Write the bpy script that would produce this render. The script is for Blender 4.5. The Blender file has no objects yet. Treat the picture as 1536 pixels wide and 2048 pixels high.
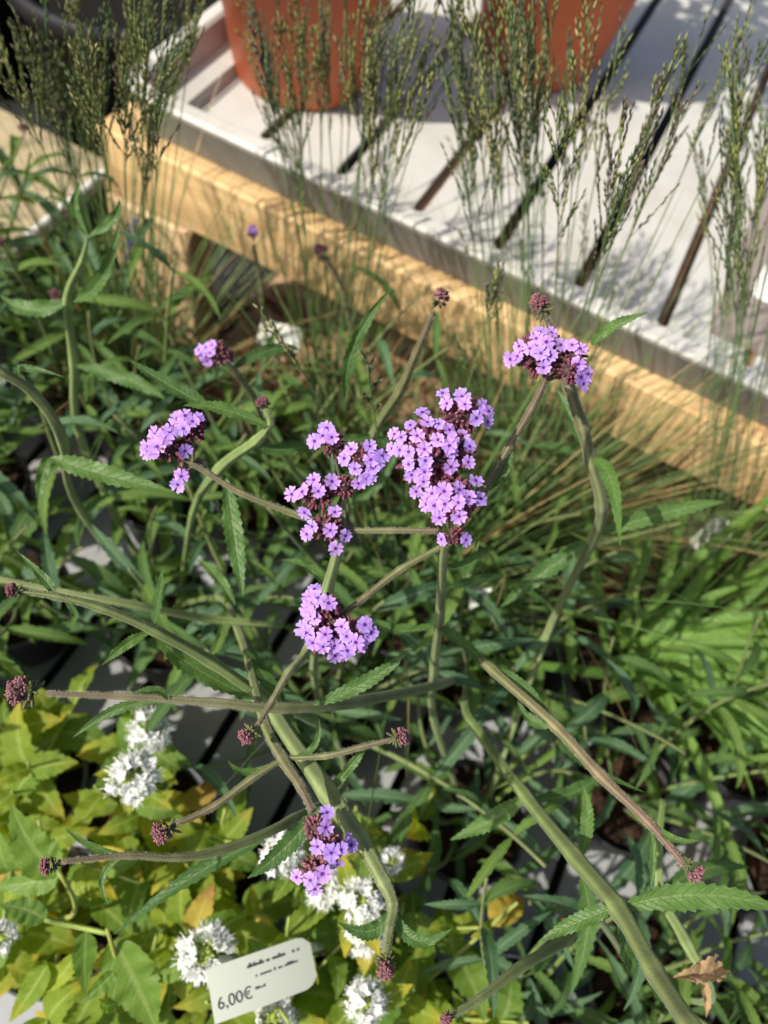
import bpy, math, random
from mathutils import Vector, Matrix, Quaternion

random.seed(7)
SC = bpy.context.scene
COL = SC.collection
V = Vector

# ------------------------------------------------------------------ camera
TH, RO, YA = math.radians(59.2), math.radians(17.6), math.radians(-11.3)
FPX, CH = 1540.0, 0.85
cf = V((math.sin(YA)*math.cos(TH), math.cos(YA)*math.cos(TH), -math.sin(TH)))
r0 = V((math.cos(YA), -math.sin(YA), 0)); u0 = r0.cross(cf)
cr = r0*math.cos(RO) + u0*math.sin(RO); cu = -r0*math.sin(RO) + u0*math.cos(RO)
CP = V((0, 0, CH))
cam = bpy.data.cameras.new('camera'); camo = bpy.data.objects.new('camera', cam); COL.objects.link(camo)
camo.matrix_world = Matrix(((cr.x, cu.x, -cf.x, 0), (cr.y, cu.y, -cf.y, 0), (cr.z, cu.z, -cf.z, CH), (0, 0, 0, 1)))
cam.sensor_fit = 'VERTICAL'; cam.lens = 6.9; cam.sensor_height = 6.9*2048/FPX; cam.sensor_width = cam.sensor_height*.75
cam.clip_start = 0.01; cam.clip_end = 200
cam.dof.use_dof = True; cam.dof.focus_distance = 0.345; cam.dof.aperture_fstop = 1.75
SC.camera = camo

# ------------------------------------------------------------------ sky, sun, exposure
SUN_EL = math.radians(46); SH = V((.68, .73, 0)).normalized()      # horizontal way the shadows fall
ldir = V((SH.x*math.cos(SUN_EL), SH.y*math.cos(SUN_EL), -math.sin(SUN_EL)))
w = bpy.data.worlds.new('World'); SC.world = w; w.use_nodes = True
wn = w.node_tree; bg = wn.nodes['Background']
sky = wn.nodes.new('ShaderNodeTexSky'); sky.sky_type = 'NISHITA'; sky.sun_disc = False; sky.dust_density = 3.5; sky.ozone_density = .6
sky.sun_elevation = SUN_EL; sky.sun_rotation = math.atan2(-SH.x, -SH.y)
wn.links.new(sky.outputs[0], bg.inputs[0]); bg.inputs[1].default_value = 0.10
sl = bpy.data.lights.new('sun', 'SUN'); sl.energy = 4.8; sl.angle = math.radians(.53); sl.color = (1, .95, .86)
so = bpy.data.objects.new('sun', sl); COL.objects.link(so)
so.rotation_euler = ldir.to_track_quat('-Z', 'Y').to_euler(); so.location = (-2, -2, 3)
SC.view_settings.view_transform = 'Standard'; SC.view_settings.look = 'None'
SC.view_settings.exposure = 0.42; SC.view_settings.gamma = 1
SC.render.engine = 'CYCLES'
SC.cycles.use_denoising = True; SC.cycles.max_bounces = 8; SC.cycles.transparent_max_bounces = 8
SC.cycles.sample_clamp_indirect = 6

# ------------------------------------------------------------------ pixel helpers
def ray(px, py): return cf + cr*((px-768)/FPX) - cu*((py-1024)/FPX)
def P(px, py, d): return CP + ray(px, py)*d
def onz(px, py, z):
    r = ray(px, py); return CP + r*((z-CH)/r.z)
def project(p):
    q = p-CP; d = q.dot(cf); return 768+FPX*q.dot(cr)/d, 1024-FPX*q.dot(cu)/d, d

# ------------------------------------------------------------------ materials
MATS = {}
def nt(name):
    m = bpy.data.materials.new(name); m.use_nodes = True; t = m.node_tree
    for n in list(t.nodes): t.nodes.remove(n)
    o = t.nodes.new('ShaderNodeOutputMaterial'); MATS[name] = m
    return m, t, o
def N(t, typ, **kw):
    n = t.nodes.new(typ)
    for k, v in kw.items():
        if k in n.inputs: n.inputs[k].default_value = v
        else: setattr(n, k, v)
    return n
def ramp(t, fac, stops):
    n = t.nodes.new('ShaderNodeValToRGB'); e = n.color_ramp.elements
    while len(e) > 1: e.remove(e[-1])
    e[0].position = stops[0][0]; e[0].color = (*stops[0][1], 1)
    for p, c in stops[1:]:
        q = e.new(p); q.color = (*c, 1)
    t.links.new(fac, n.inputs[0]); return n.outputs[0]
def mixc(t, fac, a, b, mode='MIX'):
    n = t.nodes.new('ShaderNodeMix'); n.data_type = 'RGBA'; n.blend_type = mode
    for i, v in ((0, fac), (6, a), (7, b)):
        if isinstance(v, (int, float)): n.inputs[i].default_value = v
        elif isinstance(v, tuple): n.inputs[i].default_value = (*v[:3], 1)
        else: t.links.new(v, n.inputs[i])
    return n.outputs[2]
def mathn(t, op, a, b=None):
    n = t.nodes.new('ShaderNodeMath'); n.operation = op
    for i, v in ((0, a), (1, b)):
        if v is None: continue
        if isinstance(v, (int, float)): n.inputs[i].default_value = v
        else: t.links.new(v, n.inputs[i])
    return n.outputs[0]
def noise(t, scale, detail=4, vec=None, rough=.55):
    n = N(t, 'ShaderNodeTexNoise', Scale=scale, Detail=detail, Roughness=rough)
    if vec is not None: t.links.new(vec, n.inputs['Vector'])
    return n.outputs[0]
def bump(t, h, strength, dist=.001):
    n = N(t, 'ShaderNodeBump', Strength=strength, Distance=dist); t.links.new(h, n.inputs['Height']); return n.outputs[0]
def prin(t, col, rough=.5, spec=.5, normal=None):
    p = N(t, 'ShaderNodeBsdfPrincipled', Roughness=rough)
    p.inputs['Specular IOR Level'].default_value = spec
    if isinstance(col, tuple): p.inputs['Base Color'].default_value = (*col, 1)
    else: t.links.new(col, p.inputs['Base Color'])
    if normal is not None: t.links.new(normal, p.inputs['Normal'])
    return p
def leafy(name, c1, c2, trans=.35, rib=(.3, .36, .14), tip=None, rough=.5, spec=.35, veins=9., tcol=None, bstr=.5, spots=None):
    m, t, o = nt(name)
    tc = N(t, 'ShaderNodeTexCoord'); oi = N(t, 'ShaderNodeObjectInfo')
    uv = N(t, 'ShaderNodeSeparateXYZ'); t.links.new(tc.outputs['UV'], uv.inputs[0])
    nz = noise(t, 60, 3, tc.outputs['Object'])
    base = mixc(t, oi.outputs['Random'], c1, c2)
    base = mixc(t, mathn(t, 'MULTIPLY', nz, .5), base, tuple(x*.55 for x in c1))
    ax = mathn(t, 'ABSOLUTE', mathn(t, 'SUBTRACT', uv.outputs[0], .5))
    ribf = ramp(t, ax, [(0, (1, 1, 1)), (.035, (.75, .75, .75)), (.09, (0, 0, 0))])
    base = mixc(t, mathn(t, 'MULTIPLY', ribf, .55), base, rib)
    ph = mathn(t, 'FRACT', mathn(t, 'ADD', mathn(t, 'MULTIPLY', uv.outputs[1], veins), mathn(t, 'MULTIPLY', ax, -3.2)))
    vf = mathn(t, 'ABSOLUTE', mathn(t, 'SUBTRACT', ph, .5))
    vein = ramp(t, vf, [(0, (1, 1, 1)), (.1, (0, 0, 0))])
    base = mixc(t, mathn(t, 'MULTIPLY', vein, .22), base, rib)
    if tip:
        tf = ramp(t, mathn(t, 'ADD', uv.outputs[1], mathn(t, 'MULTIPLY', nz, .3)), [(.75, (0, 0, 0)), (1.15, (1, 1, 1))])
        base = mixc(t, mathn(t, 'MULTIPLY', tf, oi.outputs['Random']), base, tip)
    if spots:
        n2 = noise(t, 25, 4, tc.outputs['Object'])
        base = mixc(t, ramp(t, n2, [(.56, (0, 0, 0)), (.68, (1, 1, 1))]), base, spots)
    h = mathn(t, 'ADD', mathn(t, 'MULTIPLY', vein, -.6), mathn(t, 'ADD', mathn(t, 'MULTIPLY', ribf, -.6), mathn(t, 'MULTIPLY', noise(t, 500, 2, tc.outputs['Object']), .8)))
    nb = bump(t, h, bstr, .0008)
    p = prin(t, base, rough, spec, nb)
    tr = N(t, 'ShaderNodeBsdfTranslucent'); t.links.new(nb, tr.inputs['Normal'])
    hs = N(t, 'ShaderNodeHueSaturation', Hue=.485, Saturation=1.15, Value=1.7); t.links.new(base, hs.inputs['Color'])
    t.links.new(hs.outputs[0], tr.inputs[0])
    mx = N(t, 'ShaderNodeMixShader', Fac=trans); t.links.new(p.outputs[0], mx.inputs[1]); t.links.new(tr.outputs[0], mx.inputs[2])
    t.links.new(mx.outputs[0], o.inputs[0]); return m
leafy('verbena_leaf', (.065, .145, .036), (.12, .225, .05), .38, rib=(.2, .27, .1), veins=14, rough=.46, spec=.4, bstr=.7)
leafy('verbena_leaf_bright', (.12, .225, .04), (.18, .30, .06), .42, rib=(.28, .34, .14), veins=14, bstr=.7)
leafy('verbena_leaf_blue', (.055, .13, .055), (.10, .19, .085), .32, rib=(.22, .3, .16), veins=12, rough=.42)
leafy('lime_leaf', (.15, .26, .024), (.31, .385, .032), .46, rib=(.42, .5, .14), tip=(.48, .40, .04), veins=7, rough=.5)
leafy('green_lime_leaf', (.13, .25, .035), (.23, .35, .06), .44, rib=(.34, .42, .14), veins=7)
leafy('yellow_leaf', (.50, .42, .05), (.46, .34, .05), .35, rib=(.5, .45, .12), tip=(.4, .22, .06), veins=7)
leafy('dry_leaf', (.55, .38, .2), (.5, .34, .18), .2, rib=(.45, .3, .15))
leafy('blade', (.11, .24, .04), (.22, .37, .07), .4, rib=(.24, .36, .1), veins=0.01, rough=.4)
leafy('shrub_leaf', (.04, .09, .02), (.07, .13, .03), .25)

def vcol(name, rough=.6, spec=.3, trans=0., fuzz=0., bscale=900, bstr=.4, dk=.45):
    m, t, o = nt(name)
    a = N(t, 'ShaderNodeAttribute', attribute_name='col'); tc = N(t, 'ShaderNodeTexCoord')
    nz = noise(t, bscale, 2, tc.outputs['Object']); n2 = noise(t, 90, 3, tc.outputs['Object'])
    c = mixc(t, mathn(t, 'MULTIPLY', n2, dk), a.outputs[0], (.02, .02, .015), 'MIX')
    p = prin(t, c, rough, spec, bump(t, nz, bstr, .0006))
    if fuzz: p.inputs['Sheen Weight'].default_value = fuzz; p.inputs['Sheen Roughness'].default_value = .4
    sh = p.outputs[0]
    if trans:
        tr = N(t, 'ShaderNodeBsdfTranslucent'); t.links.new(a.outputs[0], tr.inputs[0])
        mx = N(t, 'ShaderNodeMixShader', Fac=trans); t.links.new(sh, mx.inputs[1]); t.links.new(tr.outputs[0], mx.inputs[2]); sh = mx.outputs[0]
    t.links.new(sh, o.inputs[0]); return m
vcol('stem', .6, .25, 0., .08, 1200, .7, .5)
vcol('bud', .6, .3, .12, .12)
vcol('grass', .5, .35, .3, 0., 900, .4, .3)
vcol('petal', .55, .2, .36, 0., 1500, .25, .10)

def simple(name, col, rough, spec=.5, ns=20, var=.25, bs=200, bstr=.2, bd=.001, dirt_dapple=None):
    m, t, o = nt(name); tc = N(t, 'ShaderNodeTexCoord')
    n1 = noise(t, ns, 5, tc.outputs['Object']); c = mixc(t, mathn(t, 'MULTIPLY', n1, var*1.6), col, tuple(x*.45 for x in col))
    if dirt_dapple: c = mixc(t, mathn(t, 'MULTIPLY', ramp(t, noise(t, ns*.35, 6, tc.outputs['Object']), [(.45, (0, 0, 0)), (.7, (1, 1, 1))]), dirt_dapple[1]), c, dirt_dapple[0])
    p = prin(t, c, rough, spec, bump(t, noise(t, bs, 4, tc.outputs['Object']), bstr, bd))
    t.links.new(p.outputs[0], o.inputs[0]); return m
simple('tray_plastic', (.54, .53, .49), .48, .4, 26, .22, 60, .25, .0015, ((.36, .33, .28), .55))
simple('tray_lower_plastic', (.34, .35, .355), .45, .4, 14, .25, 80, .25, .0012, ((.2, .18, .15), .6))
simple('tray_wall_grey', (.2, .19, .175), .5, .4, 9, .2, 60, .2)  # darker grey for the upper tray's outer wall
simple('terracotta_plastic', (.52, .115, .038), .5, .35, 8, .15, 150, .12, .0006, ((.55, .24, .14), .25))
simple('black_plastic', (.022, .023, .027), .42, .45, 30, .3, 120, .2, .0008, ((.06, .055, .05), .5))
simple('grey_plastic', (.085, .09, .1), .45, .45, 30, .3, 120, .2, .0008)
simple('taupe_surface', (.27, .225, .2), .6, .3, 12, .2, 60, .2)
simple('soil', (.028, .018, .013), .95, .1, 120, .5, 260, 1., .006, ((.10, .05, .028), .7))
simple('bark', (.22, .1, .05), .85, .2, 90, .5, 300, .8, .003)
simple('tag_grey_green', (.50, .525, .44), .4, .4, 12, .1, 60, .05)
simple('label_white', (.74, .75, .69), .45, .4, 12, .06, 60, .05)
simple('label_ink', (.03, .03, .035), .6, .3)
simple('slab_sand', (.44, .36, .22), .8, .2, 85, .35, 160, .6, .003, ((.10, .09, .06), .85))  # dark blotches imitate dappled grass shade, mixed into the sand colour
simple('tub_plastic', (.010, .010, .013), .6, .25, 30, .3, 120, .2, .0008)
simple('dark_soil', (.018, .016, .015), .95, .1, 120, .5, 260, 1., .006)
simple('white_stone', (.7, .69, .65), .7, .3, 40, .2, 150, .5, .002)
# ground cloth: fine woven relief
m, t, o = nt('weed_fabric'); tc = N(t, 'ShaderNodeTexCoord')
wv = N(t, 'ShaderNodeTexWave', Scale=160, Distortion=.6); t.links.new(tc.outputs['Object'], wv.inputs[0])
c = mixc(t, noise(t, 6, 6, tc.outputs['Object']), (.012, .012, .014), (.035, .033, .032))
t.links.new(prin(t, c, .8, .25, bump(t, wv.outputs[0], .4, .001)).outputs[0], o.inputs[0])
# sawn wood
def wood(name, c1, c2, axis):
    m, t, o = nt(name); tc = N(t, 'ShaderNodeTexCoord'); mp = N(t, 'ShaderNodeMapping')
    mp.inputs['Scale'].default_value = (.07, 1, 1) if axis == 0 else ((1, .07, 1) if axis == 1 else (1, 1, .07))
    oi = N(t, 'ShaderNodeObjectInfo'); ad = N(t, 'ShaderNodeVectorMath', operation='ADD')
    cx = N(t, 'ShaderNodeCombineXYZ'); t.links.new(mathn(t, 'MULTIPLY', oi.outputs['Random'], 9.), cx.inputs[1])
    t.links.new(tc.outputs['Object'], ad.inputs[0]); t.links.new(cx.outputs[0], ad.inputs[1]); t.links.new(ad.outputs[0], mp.inputs[0])
    g = noise(t, 70, 6, mp.outputs[0], .6); g2 = noise(t, 16, 3, mp.outputs[0])
    c = mixc(t, ramp(t, g, [(.35, (0, 0, 0)), (.65, (1, 1, 1))]), c1, c2)
    c = mixc(t, mathn(t, 'MULTIPLY', ramp(t, g2, [(.5, (0, 0, 0)), (.62, (1, 1, 1))]), .45), c, tuple(x*.5 for x in c2))
    t.links.new(prin(t, c, .65, .25, bump(t, g, .5, .0012)).outputs[0], o.inputs[0])
wood('pine_x', (.70, .49, .25), (.56, .355, .16), 0)
wood('pine_z', (.68, .49, .29), (.54, .36, .19), 2)
wood('deck_wood', (.46, .30, .18), (.33, .19, .10), 0)

# ------------------------------------------------------------------ mesh building
class MB:
    def __init__(s): s.v = []; s.f = []; s.c = []; s.uv = None; s.hasuv = False
    def add(s, vs, fs, cols=None, uvs=None):
        b = len(s.v); s.v += [tuple(x) for x in vs]; s.f += [tuple(i+b for i in f) for f in fs]
        if cols is None: cols = [(1, 1, 1)]*len(vs)
        elif isinstance(cols, tuple): cols = [cols]*len(vs)
        s.c += cols
        if uvs is not None:
            s.uv = (s.uv or []) + list(uvs); s.hasuv = True
    def mesh(s, name, mat, smooth=True, off=None):
        me = bpy.data.meshes.new(name)
        vs = s.v if off is None else [(a-off.x, b-off.y, c-off.z) for a, b, c in s.v]
        me.from_pydata(vs, [], s.f)
        at = me.color_attributes.new('col', 'FLOAT_COLOR', 'POINT')
        at.data.foreach_set('color', [x for c in s.c for x in (c[0], c[1], c[2], 1.)])
        if s.hasuv:
            ul = me.uv_layers.new(name='UVMap'); li = [0]*len(me.loops); me.loops.foreach_get('vertex_index', li)
            ul.data.foreach_set('uv', [x for i in li for x in s.uv[i]])
        me.materials.append(MATS[mat])
        if smooth: me.polygons.foreach_set('use_smooth', [True]*len(me.polygons))
        me.update(); return me
def link(name, me, parent=None, M=None):
    o = bpy.data.objects.new(name, me); COL.objects.link(o)
    if parent is not None: o.parent = parent
    if M is not None: o.matrix_local = M
    return o
def thing(name, loc, label, cat, group=None):
    o = bpy.data.objects.new(name, None); COL.objects.link(o); o.location = loc; o.empty_display_size = .02
    o['label'] = label; o['category'] = cat
    if group: o['group'] = group
    return o
def tag(o, label=None, cat=None, group=None, kind=None):
    for k, v in (('label', label), ('category', cat), ('group', group), ('kind', kind)):
        if v: o[k] = v
    return o
def box(b, x0, x1, y0, y1, z0, z1, bev=.002):
    """bevelled box: 24 vertices"""
    vs = []; idx = {}
    X, Y, Z = (x0, x1), (y0, y1), (z0, z1)
    for ix in (0, 1):
        for iy in (0, 1):
            for iz in (0, 1):
                sx, sy, sz = 1-2*ix, 1-2*iy, 1-2*iz
                for k in range(3):
                    d = [sx*bev, sy*bev, sz*bev]; d[k] = 0
                    idx[(ix, iy, iz, k)] = len(vs); vs.append((X[ix]+d[0], Y[iy]+d[1], Z[iz]+d[2]))
    fs = []
    for k in range(3):
        a, c = [i for i in range(3) if i != k]
        for s in (0, 1):
            q = []
            for (i, j) in ((0, 0), (1, 0), (1, 1), (0, 1)):
                p = [0, 0, 0]; p[k] = s; p[a] = i; p[c] = j; q.append(idx[(*p, k)])
            fs.append(tuple(q))
    for k in range(3):
        a, c = [i for i in range(3) if i != k]
        for i in (0, 1):
            for j in (0, 1):
                p0 = [0, 0, 0]; p0[a] = i; p0[c] = j; p1 = list(p0); p1[k] = 1
                fs.append((idx[(*p0, a)], idx[(*p0, c)], idx[(*p1, c)], idx[(*p1, a)]))
    for ix in (0, 1):
        for iy in (0, 1):
            for iz in (0, 1): fs.append(tuple(idx[(ix, iy, iz, k)] for k in range(3)))
    b.add(vs, fs)
def recalc(me):
    import bmesh
    bm = bmesh.new(); bm.from_mesh(me); bmesh.ops.recalc_face_normals(bm, faces=bm.faces); bm.to_mesh(me); bm.free()
def box_obj(name, parent, mat, dims, bev=.002, M=None):
    b = MB(); box(b, *dims, bev=bev); me = b.mesh(name, mat, False); recalc(me); return link(name, me, parent, M)
def lathe(b, prof, seg=40, center=V((0, 0, 0)), col=(1, 1, 1), wob=0., a0=0.):
    n = len(prof); vs = []; fs = []
    for i in range(seg):
        a = 2*math.pi*i/seg + a0
        for (r, z) in prof: vs.append(center+V((r*math.cos(a), r*math.sin(a), z)))
    for i in range(seg):
        j = (i+1) % seg
        for k in range(n-1): fs.append((i*n+k, j*n+k, j*n+k+1, i*n+k+1))
    b.add(vs, fs, col)
def catmull(pts, n):
    """pts: list of tuples of equal length; n samples per span"""
    out = []; L = len(pts)
    for i in range(L-1):
        p0, p1, p2, p3 = pts[max(i-1, 0)], pts[i], pts[i+1], pts[min(i+2, L-1)]
        for k in range(n):
            t = k/n; t2 = t*t; t3 = t2*t
            out.append(tuple(.5*((2*b)+(-a+c)*t+(2*a-5*b+4*c-d)*t2+(-a+3*b-3*c+d)*t3) for a, b, c, d in zip(p0, p1, p2, p3)))
    out.append(tuple(pts[-1])); return out
def frames(pts):
    T = [(pts[min(i+1, len(pts)-1)]-pts[max(i-1, 0)]).normalized() for i in range(len(pts))]
    ref = V((0, 0, 1)) if abs(T[0].z) < .9 else V((1, 0, 0))
    u = ref.cross(T[0]).normalized(); U = []
    for t in T:
        u = (u-t*u.dot(t)).normalized(); U.append(u)
    return T, U
def tube(b, pts, rad, cols, sides=8, ridge=.0, hairs=0, rng=random, cap=True):
    T, U = frames(pts); vs = []; fs = []; cs = []
    for i, p in enumerate(pts):
        w = T[i].cross(U[i])
        for k in range(sides):
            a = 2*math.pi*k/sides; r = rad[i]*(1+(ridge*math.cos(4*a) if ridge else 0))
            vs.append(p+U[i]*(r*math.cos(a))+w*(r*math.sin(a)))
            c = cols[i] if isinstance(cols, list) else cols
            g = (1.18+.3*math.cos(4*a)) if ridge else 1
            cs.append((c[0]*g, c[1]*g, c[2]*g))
    for i in range(len(pts)-1):
        for k in range(sides):
            l = (k+1) % sides; fs.append((i*sides+k, i*sides+l, (i+1)*sides+l, (i+1)*sides+k))
    if cap:
        fs.append(tuple(range(sides-1, -1, -1))); e = (len(pts)-1)*sides; fs.append(tuple(range(e, e+sides)))
    b.add(vs, fs, cs)
    if hairs:
        vs = []; fs = []; cs = []
        tot = sum((pts[i+1]-pts[i]).length for i in range(len(pts)-1)); n = int(tot*hairs)
        for _ in range(n):
            i = rng.randrange(len(pts)-1); t = rng.random(); p = pts[i].lerp(pts[i+1], t); r = rad[i]*(1-t)+rad[i+1]*t
            a = rng.random()*6.283; w = T[i].cross(U[i]); d = U[i]*math.cos(a)+w*math.sin(a); s = T[i]*.00006
            h = rng.uniform(.0004, .0012); q = len(vs); root = p+d*(r*.92)
            vs += [root-s, root+s, root+d*h+T[i]*rng.uniform(-.0003, .0003)]; fs.append((q, q+1, q+2)); cs += [(.5, .52, .38)]*3
        b.add(vs, fs, cs)

# ------------------------------------------------------------------ leaf meshes
def prof_lance(t): return math.sin(math.pi*min(1, max(0, t))**.8)**.85 if 0 < t < 1 else 0
def prof_ovate(t): return (math.sin(math.pi*t**.62)**.9) if 0 < t < 1 else 0
def prof_strap(t): return min(1, (t*8+.35))*(1-t**3.2)**.9
def leaf_into(b, cl, nrm, W, prof=prof_lance, teeth=.22, fold=.35, wav=.1, rng=random, cupr=0.):
    """cl: centre line points, nrm: upward normals; five vertices across"""
    n = len(cl); vs = []; fs = []; uv = []
    ph = rng.random()*6
    for i, p in enumerate(cl):
        t = i/(n-1); T = (cl[min(i+1, n-1)]-cl[max(i-1, 0)]).normalized()
        up = (nrm[i]-T*nrm[i].dot(T)).normalized(); sd = T.cross(up)
        hw = W*.5*max(prof(t), .03 if i < n-1 else 0.004)
        for k, x in enumerate((-1, -.55, 0, .55, 1)):
            e = 1.
            fwd = 0.
            if abs(x) == 1 and teeth: e = 1 if i % 2 else 1-teeth; fwd = hw*.16*(1 if i % 2 else 0)
            z = abs(x)*hw*fold + (wav*hw*math.sin(t*17+ph+x*1.3) if abs(x) == 1 else .12*hw*math.sin(t*31+ph+x*2) if x else 0) - cupr*hw*x*x
            vs.append(p+sd*(x*e*hw)+up*z+T*fwd); uv.append((.5+.5*x, t))
    for i in range(n-1):
        for k in range(4): fs.append((i*5+k, i*5+k+1, (i+1)*5+k+1, (i+1)*5+k))
    b.add(vs, fs, None, uv)
def bez(p0, p1, p2, n):
    # quadratic through p1 at the middle
    c = p1*2-(p0+p2)*.5
    return [p0*(1-t)**2+c*(2*t*(1-t))+p2*t*t for t in [i/(n-1) for i in range(n)]]
def lib_leaf(name, mat, L, W, seg, prof, teeth, fold, droop, wav, seed, twist=.0, cupr=0.):
    rng = random.Random(seed); b = MB(); cl = []; nr = []
    a = rng.uniform(.0, .12); y = z = x = 0.; tw = rng.uniform(-twist, twist); sdw = rng.uniform(-.25, .25)
    pa = .5
    for i in range(seg):
        t = i/(seg-1); ang = pa-droop*t*1.6; cl.append(V((x, y, z)))
        nr.append(V((math.sin(tw*t), -math.sin(ang), math.cos(ang))))
        ds = L/(seg-1); y += ds*math.cos(ang); z += ds*math.sin(ang); x += ds*sdw*t
    leaf_into(b, cl, nr, W, prof, teeth, fold, wav, rng, cupr)
    return b.mesh(name, mat)
LEAVES = {}
def lib(key, mats, n, L, W, seg, prof, teeth, fold, droop, wav, twist=.4, cupr=0.):
    LEAVES[key] = [lib_leaf(key, mats[i % len(mats)], L, W*random.Random(i+5).uniform(.8, 1.15), seg, prof, teeth, fold,
                            droop*random.Random(i).uniform(.5, 1.5), wav, 100+i, twist, cupr) for i in range(n)]
lib('verbena', ['verbena_leaf', 'verbena_leaf_blue', 'verbena_leaf_bright'], 12, 1., .155, 23, prof_lance, .2, .4, 1.0, .14)
lib('lime', ['lime_leaf', 'lime_leaf', 'green_lime_leaf', 'lime_leaf', 'lime_leaf', 'green_lime_leaf', 'lime_leaf', 'green_lime_leaf', 'lime_leaf', 'lime_leaf', 'green_lime_leaf', 'lime_leaf', 'yellow_leaf'], 16, 1., .52, 17, prof_ovate, .1, .22, .8, .12)
lib('strap', ['blade'], 8, 1., .045, 14, prof_strap, 0, .5, 1.1, 0, .6)

def orient(p, d, up, s, roll=0.):
    """local Y along d, local Z towards up"""
    y = d.normalized(); z = (up-y*up.dot(y))
    if z.length < 1e-4: z = V((1, 0, 0))-y*y.x
    z.normalize(); x = y.cross(z)
    M = Matrix(((x.x, y.x, z.x, 0), (x.y, y.y, z.y, 0), (x.z, y.z, z.z, 0), (0, 0, 0, 1)))
    if roll: M = M @ Matrix.Rotation(roll, 4, 'Y')
    return Matrix.Translation(p) @ M @ Matrix.Diagonal((s, s, s, 1))

# ================================================================== SETTING
b = MB(); G = 60
b.add([(-G, -G, -.034), (G, -G, -.034), (G, G, -.034), (-G, G, -.034)], [(0, 1, 2, 3)])
tag(link('ground', b.mesh('ground', 'weed_fabric', False)), kind='structure')

def rrect(x0, x1, y0, y1, r, n=7):
    pts = []
    for cx, cy, a0 in ((x1-r, y0+r, -90), (x1-r, y1-r, 0), (x0+r, y1-r, 90), (x0+r, y0+r, 180)):
        for k in range(n+1):
            a = math.radians(a0+90*k/n); pts.append((cx+r*math.cos(a), cy+r*math.sin(a)))
    return pts
def tray(name, label, x0, x1, y0, y1, zb, prof, R, slots, sw, fz, mat, group=None, wall=None):
    o = thing(name, (x0, y0, zb), label, 'tray', group); off = V((x0, y0, zb)); b = MB(); loops = []
    for ins, z in prof: loops.append([V((x, y, z)) for x, y in rrect(x0+ins, x1-ins, y0+ins, y1-ins, max(R-ins, .004))])
    n = len(loops[0]); vs = [p for l in loops for p in l]; fs = []
    for i in range(len(loops)-1):
        for k in range(n):
            l = (k+1) % n; fs.append((i*n+k, i*n+l, (i+1)*n+l, (i+1)*n+k))
    cut = n*2 if wall else 0
    if wall:
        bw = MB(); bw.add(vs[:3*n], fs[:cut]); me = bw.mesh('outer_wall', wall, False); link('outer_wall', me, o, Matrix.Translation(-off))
    b.add(vs, fs[cut:]); me = b.mesh('rim', mat, False)
    recalc(me); link('rim', me, o, Matrix.Translation(-off))
    ins = prof[-1][0]; X0, X1, Y0, Y1 = x0+ins+.0015, x1-ins-.0015, y0+ins+.0015, y1-ins-.0015
    # bed: one plate with rounded long slots cut right through
    b = MB(); ys0, ys1 = Y0+.008, Y1-.02; xs = [X0]; th = .006; h = sw/2
    edges = [(X0, None)]+[(s, s) for s in slots]+[(X1, None)]
    def plate(poly):
        m = len(poly); b.add([(x, y, fz) for x, y in poly]+[(x, y, fz-th) for x, y in poly],
                             [tuple(range(m)), tuple(range(2*m-1, m-1, -1))]+[(k, (k+m), ((k+1) % m)+m, (k+1) % m) for k in range(m)])
    K = 6
    prev = X0; prev_s = None
    for s in list(slots)+[None]:
        poly = []
        if prev_s is None: poly += [(X0, Y0)]
        else:
            poly += [(prev_s, Y1), (prev_s, ys1)] if False else []
            poly += [(prev_s+0, Y1)] + [(prev_s+h*math.sin(a), ys1-h+h*math.cos(a)) for a in [math.pi/2*k/K for k in range(K+1)]] \
                  + [(prev_s+h*math.cos(a), ys0+h-h*math.sin(a)) for a in [math.pi/2*k/K for k in range(K+1)]] + [(prev_s, Y0)]
        if s is None: poly += [(X1, Y0), (X1, Y1)]
        else:
            poly += [(s, Y0)] + [(s-h*math.cos(a), ys0+h-h*math.sin(a)) for a in [math.pi/2*(1-k/K) for k in range(K+1)]] \
                  + [(s-h*math.sin(a), ys1-h+h*math.cos(a)) for a in [math.pi/2*(1-k/K) for k in range(K+1)]] + [(s, Y1)]
        if prev_s is None: poly += [(X0, Y1)]
        plate(poly); prev_s = s
    me = b.mesh('bed', mat, False); link('bed', me, o, Matrix.Translation(-off))
    return o
PU = [(.03, .291), (.016, .292), (.002, .336), (0, .3415), (.003, .345), (.017, .346), (.021, .343), (.028, .319), (.054, .315), (.0575, .3035), (.064, .302)]
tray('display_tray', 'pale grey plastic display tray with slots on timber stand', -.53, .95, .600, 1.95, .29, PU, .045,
     [-.20+.0955*k for k in range(-3, 11)], .0130, .3012, 'tray_plastic', wall='tray_wall_grey')
PL = [(.012, -.03), (.0, -.002), (.003, .003), (.012, .003), (.016, -.001), (.024, -.001)]
tray('bench_tray', 'grey plastic bench tray under the potted verbenas', -.70, .85, -.75, .47, -.034, PL, .03,
     [-.128+.0955*k for k in range(-5, 10)], .0110, 0.0, 'tray_lower_plastic')

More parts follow.
